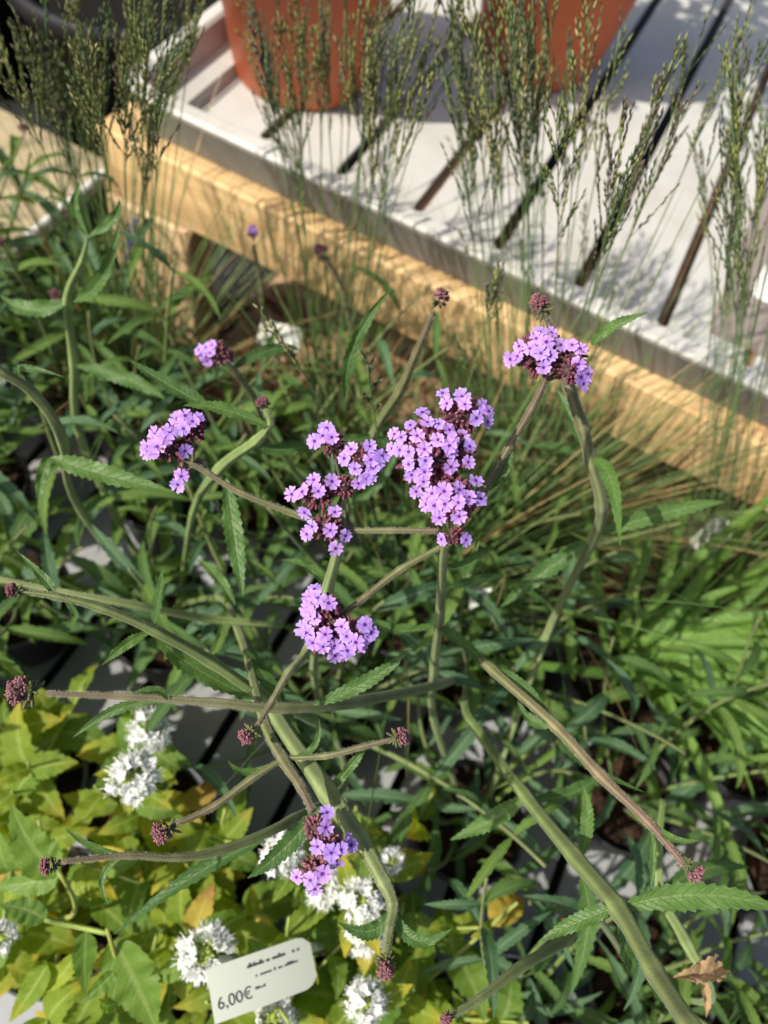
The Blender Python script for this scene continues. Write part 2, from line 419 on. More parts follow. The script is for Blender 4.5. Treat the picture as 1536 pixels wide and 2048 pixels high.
# timber stand
st = thing('timber_stand', (0, .59, -.034), 'sawn pine stand with corner leg and rail carrying the pale tray', 'stand')
so_ = Matrix.Translation(-V((0, .59, -.034)))
box_obj('rail', st, 'pine_x', (-.552, 1.0, .592, .632, .206, .2905), .003, so_)
box_obj('rail', st, 'pine_x', (-.552, 1.0, 1.85, 1.89, .206, .2905), .003, so_)
for x in (-.552, .86):
    box_obj('leg', st, 'pine_z', (x, x+.115, .588, .634, -.034, .2035), .003, so_)
    box_obj('leg', st, 'pine_z', (x, x+.115, 1.85, 1.896, -.034, .2035), .003, so_)
    box_obj('side_rail', st, 'pine_x', (x+.002, x+.045, .636, 1.846, .206, .2895), .003, so_)
for k in range(7):
    x = -.44+.22*k; box_obj('slat', st, 'deck_wood', (x, x+.09, .6365, 1.845, .264, .2893), .002, so_)
# lower deck planks on the ground under and before the stand
dk = thing('plank_deck', (0, .8, -.034), 'weathered brown planks lying on the ground beneath the timber stand', 'planks')
y = .515
for k in range(6):
    wd = .098; box_obj('plank', dk, 'deck_wood', (-.43+random.uniform(-.01, .01), 1.1, y, y+wd, -.033, -.008+random.uniform(-.003, .003)), .003, Matrix.Translation(-V((0, .8, -.034)))); y += wd+.012
# stone slab edging at the left
e1 = onz(0, 510, .06); e2 = onz(220, 365, .06); xe = (e1.x+e2.x)/2
sb = thing('sand_slab_bench', (xe-.3, .8, -.034), 'low sandy slab bench with pale edge beside the pine leg', 'bench')
M0 = Matrix.Translation(-V((xe-.3, .8, -.034)))
yf = onz(110, 262, .06).y; yy = yf-.9
for k in range(3):
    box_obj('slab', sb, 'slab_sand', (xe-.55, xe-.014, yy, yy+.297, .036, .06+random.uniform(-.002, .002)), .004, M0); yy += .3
box_obj('edge_strip', sb, 'white_stone', (xe-.012, xe, yf-.9, yf, .044, .066), .003, M0)
for y_ in (yf-.85, yf-.15): box_obj('block', sb, 'grey_plastic', (xe-.5, xe-.06, y_, y_+.09, -.034, .0355), .003, M0)
# dark crates behind
def black_tub(x, y, r, h, label):
    o = thing('black_tub', (x, y, -.034), label, 'tub'); b = MB()
    lathe(b, [(0, .002), (r*.78, 0), (r*.97, h-.03), (r*1.04, h-.028), (r*1.05, h), (r*.98, h), (r*.95, h-.05), (r*.93, h-.06), (0, h-.055)], 48)
    link('tub', b.mesh('tub', 'tub_plastic'), o)
    b = MB(); lathe(b, [(r*.90, h-.048), (r*.5, h-.04), (0, h-.044)], 30); link('soil', b.mesh('soil', 'dark_soil'), o); return o
black_tub(-.80, yf+.19, .165, .26, 'tall black tub of dark soil beside the pale display tray')
black_tub(-1.14, yf+.17, .16, .22, 'wide black tub standing behind the sandy slab bench')
black_tub(-.92, yf+.54, .18, .30, 'black tub at the back of the black tub group')
black_tub(-1.32, yf+.50, .18, .28, 'black tub farthest from the pale display tray')

# terracotta pots with shrubs
def terracotta(cx, cy, r, h, label, seed):
    o = thing('terracotta_pot', (cx, cy, .3016), label, 'pot', 'terracotta coloured pots on the display tray'); b = MB()
    R2 = r*1.42
    lathe(b, [(0, .004), (r*.93, .0), (r, .004), (r+(R2-r)*.8, h*.8), (R2*1.03, h*.805), (R2*1.07, h), (R2*1.0, h), (R2*.95, h*.8), (0, h*.86)], 64)
    link('pot', b.mesh('pot', 'terracotta_plastic'), o)
    b = MB(); lathe(b, [(R2*.97, h*.9), (R2*.4, h*.93), (0, h*.92)], 30); link('soil', b.mesh('soil', 'soil'), o)
    rng = random.Random(seed); b = MB(); lv = MB()
    for k in range(9):
        a = rng.random()*6.28; top = V((math.cos(a)*rng.uniform(.05, .17), math.sin(a)*rng.uniform(.05, .17), h+rng.uniform(.22, .5)))
        p0 = V((math.cos(a)*.015, math.sin(a)*.015, h*.9)); pts = bez(p0, (p0+top)*.5+V((0, 0, .03)), top, 9)
        tube(b, pts, [.004-.0003*i for i in range(9)], (.16, .12, .06), 6)
        for q in range(46):
            i = rng.randrange(2, 9); d = V((rng.gauss(0, 1), rng.gauss(0, 1), rng.gauss(.2, .6))).normalized()
            p = pts[i]+d*rng.uniform(0, .05); L = rng.uniform(.03, .05); up = V((rng.gauss(0, .5), rng.gauss(0, .5), 1))
            leaf_into(lv, bez(p, p+d*L*.5+V((0, 0, .003)), p+d*L, 5), [up]*5, L*.45, prof_ovate, 0, .2, .05, rng)
    link('stem', b.mesh('stem', 'stem'), o)
    cr_ = link('crown', lv.mesh('crown', 'shrub_leaf'), o); cr_['kind'] = 'stuff'
terracotta(-.420, .806, .077, .185, 'terracotta coloured pot lit orange, close to the tray corner', 3)
terracotta(-.200, 1.042, .078, .19, 'terracotta coloured pot standing in the shade of the other pot', 4)

# flat taupe sheet, darker than the tray, and white card at the right
tm = onz(1560, 600, .301)
o = thing('taupe_sheet', (tm.x, tm.y, .3018), 'flat taupe sheet on the pale display tray', 'mat')
box_obj('sheet', o, 'taupe_surface', (-.062, .12, -.10, .22, 0, .004), .0015); box_obj('hem', o, 'taupe_surface', (-.06, .118, -.098, -.09, .004, .0065), .001)
cdp = onz(1500, 588, .308)
o = thing('price_card', (cdp.x, cdp.y, .3062), 'white rounded price card propped on the taupe sheet', 'card')
b = MB(); pts = rrect(0, .10, 0, .07, .008)
rm = Matrix.Rotation(math.radians(40), 4, 'X')
vs = [rm @ V((x, y, 0)) for x, y in pts]+[rm @ V((x, y, -.0015)) for x, y in pts]; n = len(pts)
b.add(vs, [tuple(range(n)), tuple(range(2*n-1, n-1, -1))]+[(k, k+n, (k+1) % n+n, (k+1) % n) for k in range(n)])
me = b.mesh('card', 'label_white', False); recalc(me); link('card', me, o, Matrix.Translation(V((0, 0, .001))))
box_obj('foot', o, 'label_white', (.04, .06, .03, .034, 0, .022), .001)
box_obj('printed_bar', o, 'label_ink', (.012, .06, .02, .035, .0014, .0018), .0001, Matrix.Translation(V((0, 0, .001))) @ rm)

# bark chips on the ground and planks
b = MB(); rng = random.Random(11)
for k in range(1500):
    x = rng.uniform(-.45, .9); y = rng.uniform(.475, .75) if rng.random() < .6 else rng.uniform(.47, .6)
    zb = -.004 if (x > -.42 and y > .515) else -.03
    s = rng.uniform(.004, .013); a = rng.random()*6.3; d = V((math.cos(a), math.sin(a), rng.uniform(-.2, .2)))*s; e = V((-math.sin(a), math.cos(a), rng.uniform(-.3, .3)))*s*rng.uniform(.25, .6)
    p = V((x, y, zb+rng.uniform(.001, .006))); up = V((0, 0, s*.3)); c = [p-d-e, p+d-e*.6, p+d*.8+e, p-d*.7+e*.8]
    b.add(c+[q+up for q in c], [(4, 5, 6, 7), (0, 1, 5, 4), (1, 2, 6, 5), (2, 3, 7, 6), (3, 0, 4, 7)])
tag(link('bark_chips', b.mesh('bark_chips', 'bark', False)), 'reddish brown bark chips scattered before the timber stand', 'bark', kind='stuff')

# ================================================================== POTS
def pot_meshes(r, h, mat):
    b = MB(); lathe(b, [(0, .002), (r*.72, 0), (r*.75, .004), (r*.93, h-.016), (r*.985, h-.014), (r, h-.003), (r*.985, h), (r*.95, h), (r*.93, h-.004), (r*.88, h-.022), (0, h-.028)], 40)
    p = b.mesh('pot', mat)
    b = MB(); rng = random.Random(int(r*1e4)); n = 26; vs = [V((0, 0, h-.014))]; fs = []
    for j in range(1, 6):
        for i in range(n):
            a = 6.2832*i/n; rr = r*.895*j/5; vs.append(V((rr*math.cos(a), rr*math.sin(a), h-.016+rng.uniform(-.003, .004))))
    for i in range(n): fs.append((0, 1+i, 1+(i+1) % n))
    for j in range(4):
        for i in range(n):
            k = (i+1) % n; fs.append((1+j*n+i, 1+(j+1)*n+i, 1+(j+1)*n+k, 1+j*n+k))
    b.add(vs, fs)
    for _ in range(70):
        a = rng.random()*6.3; q = math.sqrt(rng.random())*r*.84; s = rng.uniform(.002, .006); p0 = V((q*math.cos(a), q*math.sin(a), h-.013+rng.uniform(0, .003)))
        d = V((rng.gauss(0, 1), rng.gauss(0, 1), rng.gauss(0, .4))).normalized()*s; e = V((rng.gauss(0, 1), rng.gauss(0, 1), rng.gauss(0, .4))).normalized()*s*.6
        b.add([p0-d, p0+e, p0+d, p0-e, p0+V((0, 0, s))], [(0, 1, 4), (1, 2, 4), (2, 3, 4), (3, 0, 4)])
    return p, b.mesh('soil', 'soil', False)
POT = pot_meshes(.057, .10, 'black_plastic'); POTG = pot_meshes(.056, .098, 'grey_plastic'); POTL = pot_meshes(.075, .12, 'black_plastic')
def potted(name, loc, label, cat, group=None, kind=POT):
    o = thing(name, loc, label, cat, group); link('pot', kind[0], o); link('soil', kind[1], o); return o

# ================================================================== FLOWER PARTS
def floret_mesh(seed, c_in=(.44, .20, .66), c_out=(.62, .37, .85)):
    rng = random.Random(seed); b = MB(); R = .0034
    for k in range(5):
        a = 2*math.pi*k/5+rng.uniform(-.12, .12); ln = R*rng.uniform(.9, 1.12); wd = R*rng.uniform(.74, .88); rf = rng.uniform(-.15, .35)
        ca, sa = math.cos(a), math.sin(a); vs = []; cs = []
        rows = [(.10, .26), (.42, .58), (.76, 1.0), (1.0, .78)]
        for (t, ww) in rows:
            for x in (-1, 0, 1):
                y = ln*t; 
                if t == 1.0: y = ln*(.9 if x == 0 else 1.02)
                xx = x*wd*.62*ww; z = .0002+R*(.18*t-rf*t*t)+(.0002 if x == 0 else 0)*-1+.12*R*abs(x)*t*rng.uniform(-.6, 1)
                vs.append(V((ca*y-sa*xx, sa*y+ca*xx, z)))
                f = min(1, t*1.5); cs.append(tuple(i*(1-f)+o*f for i, o in zip(c_in, c_out)))
        fs = [(r*3+c, r*3+c+1, r*3+c+4, r*3+c+3) for r in range(3) for c in range(2)]
        b.add(vs, fs, cs)
    # throat and corolla tube
    n = 7
    for r1, z1, c1, r2, z2, c2 in ((.00075, .0004, (.16, .03, .3), .0006, -.003, (.42, .05, .22)), (.0006, -.003, (.42, .05, .22), .0007, -.0065, (.25, .04, .09))):
        vs = [V((r1*math.cos(6.283*i/n), r1*math.sin(6.283*i/n), z1)) for i in range(n)]+[V((r2*math.cos(6.283*i/n), r2*math.sin(6.283*i/n), z2)) for i in range(n)]
        b.add(vs, [(i, (i+1) % n, n+(i+1) % n, n+i) for i in range(n)], [c1]*n+[c2]*n)
    b.add([V((.00075*math.cos(6.283*i/n), .00075*math.sin(6.283*i/n), .0003)) for i in range(n)], [tuple(range(n))], (.13, .03, .26))
    return b.mesh('floret', 'petal')
FLORETS = [floret_mesh(s) for s in range(6)]+[floret_mesh(s, (.40, .20, .68), (.54, .35, .87)) for s in range(20, 24)]
def capsule(b, p, d, L, r, c0, c1, n=5, c2=None):
    d = d.normalized(); u = d.orthogonal().normalized(); w_ = d.cross(u); vs = []; cs = []
    rows = ((0, .55), (.35, .95), (.75, 1.), (.95, .6))
    for t, q in rows:
        for k in range(n):
            a = 6.283*k/n; vs.append(p+d*(L*t)+u*(r*q*math.cos(a))+w_*(r*q*math.sin(a))); cs.append(tuple(x*(1-t)+y*t for x, y in zip(c0, c1)))
    vs.append(p+d*L*1.03); cs.append(c2 or c1)
    fs = [(i*n+k, i*n+(k+1) % n, (i+1)*n+(k+1) % n, (i+1)*n+k) for i in range(3) for k in range(n)]+[(3*n+k, 3*n+(k+1) % n, 4*n) for k in range(n)]
    b.add(vs, fs, cs)
def rdir(rng, axis, spread):
    while True:
        d = V((rng.gauss(0, 1), rng.gauss(0, 1), rng.gauss(0, 1))).normalized()
        if d.dot(axis) > spread: return d
MAR0, MAR1 = (.085, .03, .03), (.20, .045, .08)
def bud_ball(b, C, R, axis, n, rng, pink=0., spread=-.15, lm=.45):
    for _ in range(n):
        d = rdir(rng, axis, spread); L = R*rng.uniform(.5, .78); p = C+d*(R*rng.uniform(lm*.6, .48))
        v = rng.uniform(.7, 1.35); m = tuple(a*(1-pink)+q*pink for a, q in zip(MAR1, (.40, .17, .20)))
        capsule(b, p, d+axis*.15, L, R*.075+.00028, tuple(x*v for x in MAR0), tuple(x*v for x in m), 5, (.45, .24, .22) if rng.random() < .45 else None)
    capsule(b, C-axis*R*.25, axis, R*1.0, R*.5, (.07, .06, .03), (.06, .03, .03), 7)

def stem_pts(spec, n=6):
    """spec: (px, py, depth, width in px) or ('w', Vector, width m)"""
    raw = []
    for s in spec:
        if s[0] == 'w': raw.append((*s[1], s[2]*.5))
        else:
            p = P(s[0], s[1], s[2]); raw.append((*p, s[3]*.5*s[2]/FPX))
    sm = catmull(raw, n); return [V(q[:3]) for q in sm], [max(q[3], .0004) for q in sm]
GRN, OLV, PUR, PALE = (.15, .22, .06), (.14, .16, .06), (.12, .085, .055), (.20, .26, .10)
def stem_obj(plant, spec, c0=GRN, c1=OLV, hairs=6500, name='stem', rng=random):
    pts, rad = stem_pts(spec); n = len(pts)
    cols = [tuple(a*(1-i/(n-1))+c*(i/(n-1)) for a, c in zip(c0, c1)) for i in range(n)]
    for i in range(6, n-6, 6):
        for o_, g_ in ((0, 1.2), (-1, 1.06), (1, 1.06)): rad[i+o_] *= g_
        cols[i] = tuple(x*1.3 for x in cols[i])
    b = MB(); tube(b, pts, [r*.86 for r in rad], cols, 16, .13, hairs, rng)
    return link(name, b.mesh(name, 'stem', True, plant.location), plant), pts
def flower_head(plant, spec, florets, subs, d, seed, origin, scale, nb=30, pink=0.):
    """florets in crop coordinates; subs: (px, py, radius px, depth offset)"""
    rng = random.Random(seed); ox, oy = origin
    b = MB(); spheres = []
    for (px, py, rp, dd) in subs:
        R = rp*d/FPX; spheres.append((P(px, py, d+dd+R*.75), R, px, py))
    tocam0 = (CP-spheres[0][0]).normalized(); node = spec
    for C, R, px, py in spheres:
        ax = ((CP-C).normalized()*.8+V((0, 0, .5))).normalized()
        bud_ball(b, C, R*.84, ax, int(1.5*nb*(R/.008)**1.2)+10, rng, pink)
        if node is not None:
            m = (C+node)*.5+V((0, 0, -.001)); tube(b, bez(node, m, C, 6), [.0008]*6, (.11, .10, .05), 6)
    head = link('flower_head', b.mesh('flower_head', 'bud', True, plant.location), plant)
    for (fx, fy) in florets:
        px, py = ox+fx/scale, oy+fy/scale
        C, R, sx, sy = min(spheres, key=lambda s: ((s[2]-px)**2+(s[3]-py)**2)/s[1]**2)
        r_ = ray(px, py); tc = (C-CP).dot(cf)
        # point on the sphere along the ray, or beside it
        q = P(px, py, tc); lat = (q-C).length; Rr = R*1.02
        if lat < Rr*.93: dep = tc-math.sqrt(Rr*Rr-lat*lat)
        else: dep = tc-Rr*.36
        pos = P(px, py, dep+rng.uniform(-.0012, .0012))
        n = (pos-C).normalized(); tcm = (CP-pos).normalized()
        n = (n*.75+tcm*.55+V((rng.gauss(0, .16), rng.gauss(0, .16), .12+rng.gauss(0, .16)))).normalized()
        s = rng.uniform(.88, 1.12); M = Matrix.Translation(pos-plant.location) @ n.to_track_quat('Z', 'Y').to_matrix().to_4x4() @ Matrix.Rotation(rng.random()*6.28, 4, 'Z') @ Matrix.Diagonal((s, s, s, 1))
        link('floret', rng.choice(FLORETS), head, M)
    return head
def bud_head(plant, px, py, d, rp, stemdir, seed, pink=.5, bracts=5):
    rng = random.Random(seed); R = rp*d/FPX; C = P(px, py, d); b = MB(); ax = stemdir.normalized()
    lob = [C+ax*R*.1]+[C+rdir(rng, ax, -.2)*R*.5 for _ in range(3)]
    for i, c in enumerate(lob): bud_ball(b, c, R*(.8 if i == 0 else .58), ax, 46 if i == 0 else 26, rng, pink, -.35, .35)
    for k in range(bracts*3):
        d_ = rdir(rng, -ax, -.1); capsule(b, C-ax*R*.5, d_*.8+ax*.25, R*rng.uniform(.7, 1.1), R*.13, (.10, .13, .04), (.15, .13, .06), 5)
    return link('bud_head', b.mesh('bud_head', 'bud', True, plant.location), plant)
def hero_leaf(plant, a, m, c, wpx, da, dc, mat='verbena_leaf', up=None, fold=.4, seed=0, teeth=.22, prof=prof_lance, sag=0., wav=.2, name='leaf', seg=31):
    rng = random.Random(seed+int(a[0]*7+c[1])); dm = (da+dc)/2+sag
    p0, p1, p2 = P(*a, da), P(*m, dm), P(*c, dc); cl = bez(p0, p1, p2, seg)
    tc = (CP-p1).normalized(); u = up or (tc*.7+V((0, 0, .6))+V((rng.gauss(0, .25), rng.gauss(0, .25), 0)))
    b = MB(); leaf_into(b, cl, [u]*seg, wpx*dm/FPX, prof, teeth, fold, wav, rng)
    return link(name, b.mesh(name, mat, True, plant.location), plant)

# ================================================================== HERO VERBENAS
def base_w(px, py, z=.09, wdt=.006): return ('w', onz(px, py, z), wdt)
pa = onz(940, 1640, .1); PA = potted('potted_verbena', (pa.x, pa.y, 0.0), 'tall verbena bearing the largest lilac flower cluster and the lilac head at the timber rail', 'flower')
pb = onz(640, 1430, .1); PB = potted('potted_verbena', (pb.x, pb.y, 0.0), 'verbena bearing the loose forked lilac cluster and the drooping maroon bud over white flowers', 'flower')
pc = onz(1300, 1965, .1); PC = potted('potted_verbena', (pc.x, pc.y, 0.0), 'verbena with a dried curled tan leaf hanging over its pot', 'flower')
pd = onz(330, 1235, .1); PD = potted('potted_verbena', (pd.x, pd.y, 0.0), 'verbena with the lilac head hanging on a dark stem above the price label', 'flower')
pf = onz(955, 1325, .1); PF = potted('potted_verbena', (pf.x, pf.y, 0.0), 'verbena with the thick ribbed stem and the long horizontal stem ending in maroon buds', 'flower')
pe = onz(760, 1180, .1); PE = potted('potted_verbena', (pe.x, pe.y, 0.0), 'verbena with maroon bud heads in front of the pine rail', 'flower')

# plant A: central stem, big head, its two branches
_, pts = stem_obj(PA, [base_w(925, 1610), (868, 1440, .60, 17), (868, 1340, .50, 18), (880, 1230, .42, 19), (886, 1110, .357, 20), (893, 1075, .345, 16)], PALE, OLV)
H3 = [(1085,155),(1115,225),(1215,180),(1235,230),(1355,240),(1310,320),(1385,345),(1390,275),(950,285),(870,370),(765,430),(915,440),(985,350),(1060,360),(810,450),(750,525),(1055,465),(1150,470),(1130,400),(965,530),(860,545),(800,535),(860,630),(970,605),(1265,510),(1145,545),(1255,615),(1140,645),(880,700),(965,680),(910,810),(960,745),(1095,810),(1015,825),(1195,800),(1305,740),(1340,860),(980,895),(1100,895),(1190,885),(1262,850),(1065,985),(1195,975),(1030,905),(1130,505),(1210,440),(1080,1130),(1240,1135)]
flower_head(PA, P(893, 1040, .348), H3, [(868, 912, 88, 0), (925, 835, 52, .004), (905, 1000, 58, -.003), (907, 1072, 26, 0)], .333, 1, (560, 740), 3.339)
stem_obj(PA, [(886, 1092, .352, 12), (800, 1140, .350, 15), (730, 1195, .346, 14), (692, 1222, .342, 12)], OLV, PUR, name='branch')
H4 = [(355,200),(305,285),(390,285),(495,340),(320,345),(275,405),(350,490),(300,440),(235,595),(275,640),(335,745),(460,660),(440,785),(555,775),(560,875),(630,580),(680,680),(690,820),(640,880),(775,740),(840,750),(865,560),(925,650)]
flower_head(PA, P(688, 1225, .343), H4, [(645, 1222, 46, 0), (702, 1268, 46, .001), (645, 1275, 42, .001)], .330, 2, (560, 1140), 5.12)
stem_obj(PA, [(886, 1112, .36, 10), (925, 1040, .362, 15), (965, 985, .366, 17), (1020, 890, .366, 17), (1062, 820, .364, 16), (1092, 758, .362, 14)], OLV, PUR, name='branch')
H6 = [(250,565),(175,675),(235,650),(340,585),(395,500),(425,445),(525,450),(480,530),(435,625),(600,555),(520,640),(455,745),(700,555),(770,590),(755,715),(830,800),(775,825),(795,885)]
flower_head(PA, P(1092, 760, .362), H6, [(1080, 712, 56, 0), (1135, 745, 34, .001), (1150, 712, 34, .002)], .350, 3, (980, 560), 4.267)
stem_obj(PB, [(690, 1062, .352, 13), (780, 1061, .351, 14), (880, 1062, .348, 13)], OLV, PUR, name='branch')
# plant A second stem: cluster over the middle with left branch
stem_obj(PB, [base_w(640, 1420), (628, 1340, .56, 18), (640, 1255, .46, 22), (655, 1180, .40, 24), (678, 1090, .362, 22), (686, 1000, .352, 14), (690, 950, .348, 11)], PALE, PALE)
H2 = [(312,390),(232,475),(345,450),(285,440),(475,530),(430,590),(600,510),(680,575),(605,600),(620,655),(655,620),(500,660),(525,755),(570,730),(600,715),(225,735),(255,810),(345,745),(80,830),(150,815),(165,950),(365,950),(215,1045),(180,1095),(335,1070),(435,1105),(370,1190)]
flower_head(PB, P(688, 985, .35), H2, [(665, 890, 34, .002), (733, 925, 44, 0), (640, 990, 42, .001), (688, 975, 30, .003), (655, 1052, 40, .002)], .338, 4, (560, 740), 3.339)
stem_obj(PB, [(686, 1060, .357, 12), (590, 1028, .352, 15), (480, 985, .347, 14), (415, 945, .344, 13), (380, 925, .342, 11)], OLV, PUR, name='branch')
H1 = [(435,240),(500,215),(605,235),(485,320),(560,262),(335,385),(370,345),(250,370),(240,430),(165,475),(235,520),(185,520),(270,470),(495,505),(465,715),(440,785)]
flower_head(PB, P(386, 930, .343), H1, [(338, 893, 48, 0), (385, 860, 36, .002), (366, 948, 22, .002)], .337, 5, (250, 780), 4.151)
# stem to the maroon head beyond the lilac cluster at the rail
_, q = stem_obj(PA, [base_w(960, 1650), (1090, 1280, .62, 16), (1185, 1080, .50, 22), (1203, 1010, .46, 25), (1182, 925, .44, 25), (1163, 850, .425, 25), (1138, 775, .415, 23), (1103, 660, .405, 16), (1092, 636, .402, 14)], PALE, PUR)
bud_head(PA, 1080, 610, .402, 24, P(1078, 600, .398)-P(1105, 665, .405), 11, .6)
# shoot with the maroon head toward lower right
stem_obj(PF, [base_w(945, 1310), (905, 1262, .60, 12), (925, 1285, .50, 17), (985, 1340, .43, 19), (1110, 1452, .39, 22), (1200, 1550, .37, 23), (1295, 1642, .355, 18), (1368, 1728, .345, 14)], GRN, (.17, .09, .075))
bud_head(PF, 1385, 1742, .343, 23, P(1388, 1745, .34)-P(1320, 1672, .35), 12, .75)
for L in [((1183, 690), (1222, 655), (1298, 624), 26, .39, .375), ((1183, 922), (1222, 962), (1240, 1094), 34, .437, .395), ((1178, 915), (1150, 850), (1108, 772), 32, .445, .46),
          ((1022, 895), (1008, 945), (970, 985), 20, .366, .372), ((1300, 1640), (1342, 1676), (1400, 1680), 18, .356, .34), ((1298, 1642), (1306, 1710), (1300, 1782), 15, .356, .35),
          ((1110, 1450), (1062, 1440), (1034, 1400), 24, .39, .40), ((985, 1340), (1045, 1370), (1105, 1440), 22, .43, .40),
          ((870, 1250), (800, 1262), (745, 1235), 30, .43, .47), ((870, 1250), (930, 1290), (985, 1352), 26, .43, .45), ((886, 1180), (960, 1160), (1010, 1150), 24, .44, .48),
          ((1190, 1070), (1330, 1025), (1450, 1003), 38, .50, .49), ((1185, 1080), (1080, 1150), (1000, 1215), 40, .5, .53), ((655, 1190), (620, 1140), (560, 1120), 28, .42, .45),
          ((1120, 1462), (1160, 1520), (1290, 1585), 24, .39, .40), ((890, 1130), (940, 1120), (955, 1070), 18, .37, .38)]:
    hero_leaf(PA, *L)

# plant B: horizontal stem left, hanging head, long bending shoot
stem_obj(PF, [base_w(950, 1340), (880, 1368, .54, 20), (700, 1405, .415, 27), (560, 1416, .375, 24), (430, 1405, .36, 20), (250, 1393, .35, 16), (92, 1387, .342, 11)], PALE, PUR)
bud_head(PF, 45, 1385, .34, 33, P(30, 1383, .335)-P(150, 1389, .345), 13, .65)
stem_obj(PD, [base_w(350, 1215), (435, 1195, .62, 12), (478, 1265, .48, 17), (528, 1440, .375, 22), (566, 1518, .358, 25), (600, 1570, .346, 20), (626, 1622, .338, 18)], GRN, PUR)
H5 = [(437,250),(425,365),(365,510),(470,560),(545,535),(600,465),(620,500),(515,645),(205,745),(400,720),(345,835),(310,770)]
flower_head(PD, P(628, 1630, .336), H5, [(632, 1655, 32, .001), (656, 1690, 40, 0), (632, 1738, 38, 0)], .322, 6, (540, 1560), 3.84, 44, .35)
stem_obj(PD, [(566, 1518, .358, 10), (500, 1560, .352, 15), (430, 1612, .346, 14), (352, 1648, .34, 11)], OLV, PUR, name='branch')
bud_head(PD, 326, 1663, .338, 25, P(315, 1670, .334)-P(400, 1630, .343), 14, .6)
stem_obj(PD, [(570, 1516, .358, 9), (650, 1512, .354, 13), (720, 1495, .35, 12), (785, 1478, .347, 10)], OLV, PUR, name='branch')
bud_head(PD, 801, 1473, .345, 21, P(810, 1470, .342)-P(720, 1495, .35), 15, .6)
stem_obj(PB, [base_w(600, 1410), (548, 1385, .56, 20), (552, 1432, .44, 30), (655, 1585, .365, 42), (720, 1680, .345, 38), (768, 1765, .335, 30), (786, 1812, .33, 24), (778, 1860, .322, 18), (772, 1905, .316, 16)], PALE, OLV)
bud_head(PB, 771, 1935, .312, 24, P(771, 1945, .305)-P(778, 1860, .322), 16, .5)
stem_obj(PB, [(652, 1200, .408, 12), (615, 1298, .378, 17), (578, 1345, .362, 17), (545, 1402, .352, 14), (516, 1450, .345, 11)], PALE, PUR)
bud_head(PB, 496, 1473, .343, 22, P(490, 1480, .34)-P(540, 1410, .352), 17, .65)
stem_obj(PB, [base_w(660, 1450), (690, 1560, .52, 16), (585, 1640, .42, 22), (440, 1700, .38, 20), (350, 1715, .365, 16), (255, 1711, .356, 14), (122, 1724, .345, 10)], GRN, PUR)
bud_head(PB, 97, 1731, .343, 19, P(88, 1733, .34)-P(180, 1718, .35), 18, .5)
for L in [((655, 1585), (700, 1532), (741, 1480), 24, .365, .37), ((640, 1612), (570, 1695), (494, 1757), 42, .37, .355), ((785, 1815), (742, 1862), (676, 1843), 36, .33, .325), ((788, 1815), (830, 1880), (906, 1856), 30, .33, .318),
          ((572, 1516), (500, 1545), (455, 1520), 18, .358, .35), ((580, 1518), (628, 1492), (637, 1436), 16, .358, .36), ((252, 1710), (195, 1697), (131, 1658), 20, .356, .35), ((250, 1712), (206, 1752), (218, 1812), 15, .356, .35),
          ((530, 1680), (390, 1750), (226, 1870), 34, .42, .40), ((330, 1402), (235, 1418), (145, 1476), 24, .356, .35), ((336, 1400), (310, 1380), (262, 1388), 18, .352, .345), ((625, 1410), (735, 1362), (818, 1298), 34, .385, .37),
          ((490, 1300), (540, 1370), (600, 1470), 34, .43, .46), ((470, 1210), (430, 1150), (395, 1120), 26, .5, .52)]:
    hero_leaf(PB, *L)
hero_leaf(PB, (790, 1818), (800, 1850), (812, 1862), 26, .331, .335)

# plant C: thick stem rising past the camera at lower right
stem_obj(PF, [base_w(945, 1335), (930, 1410, .60, 18), (965, 1475, .55, 21), (1050, 1592, .47, 27), (1150, 1715, .40, 34), (1236, 1818, .35, 40), (1310, 1945, .31, 42), (1385, 2060, .275, 46), (1450, 2170, .25, 48)], GRN, OLV)
stem_obj(PC, [base_w(1310, 1980), (1420, 2000, .50, 16), (1370, 1880, .47, 24), (1322, 1790, .46, 22), (1318, 1700, .47, 16), (1326, 1600, .5, 12)], PALE, GRN)
stem_obj(PC, [base_w(1285, 1975), (1190, 1830, .50, 16), (1130, 1880, .42, 26), (1040, 1935, .37, 24), (955, 2000, .345, 18), (905, 2032, .335, 11)], GRN, OLV)
bud_head(PC, 893, 2036, .333, 14, P(885, 2040, .33)-P(950, 2005, .34), 19, .4)
for L in [((1240, 1815), (1400, 1790), (1570, 1822), 58, .35, .34), ((1235, 1815), (1160, 1842), (1074, 1886), 36, .352, .36), ((1238, 1830), (1250, 1900), (1268, 1958), 46, .39, .41), ((1160, 1752), (1176, 1850), (1138, 1995), 44, .46, .47),
          ((1050, 1592), (985, 1640), (900, 1680), 40, .47, .49), ((1060, 1600), (1150, 1585), (1200, 1545), 36, .48, .5), ((1160, 1720), (1175, 1640), (1165, 1570), 30, .42, .44), ((1320, 1790), (1400, 1740), (1500, 1735), 40, .47, .5)]:
    hero_leaf(PC, *L)
hero_leaf(PC, (1445, 1935), (1400, 1950), (1345, 1955), 46, .44, .42, 'dry_leaf', fold=1.4, wav=.7)
hero_leaf(PC, (1400, 1950), (1410, 1985), (1412, 2035), 18, .43, .45, 'dry_leaf', fold=1.2, wav=.5)

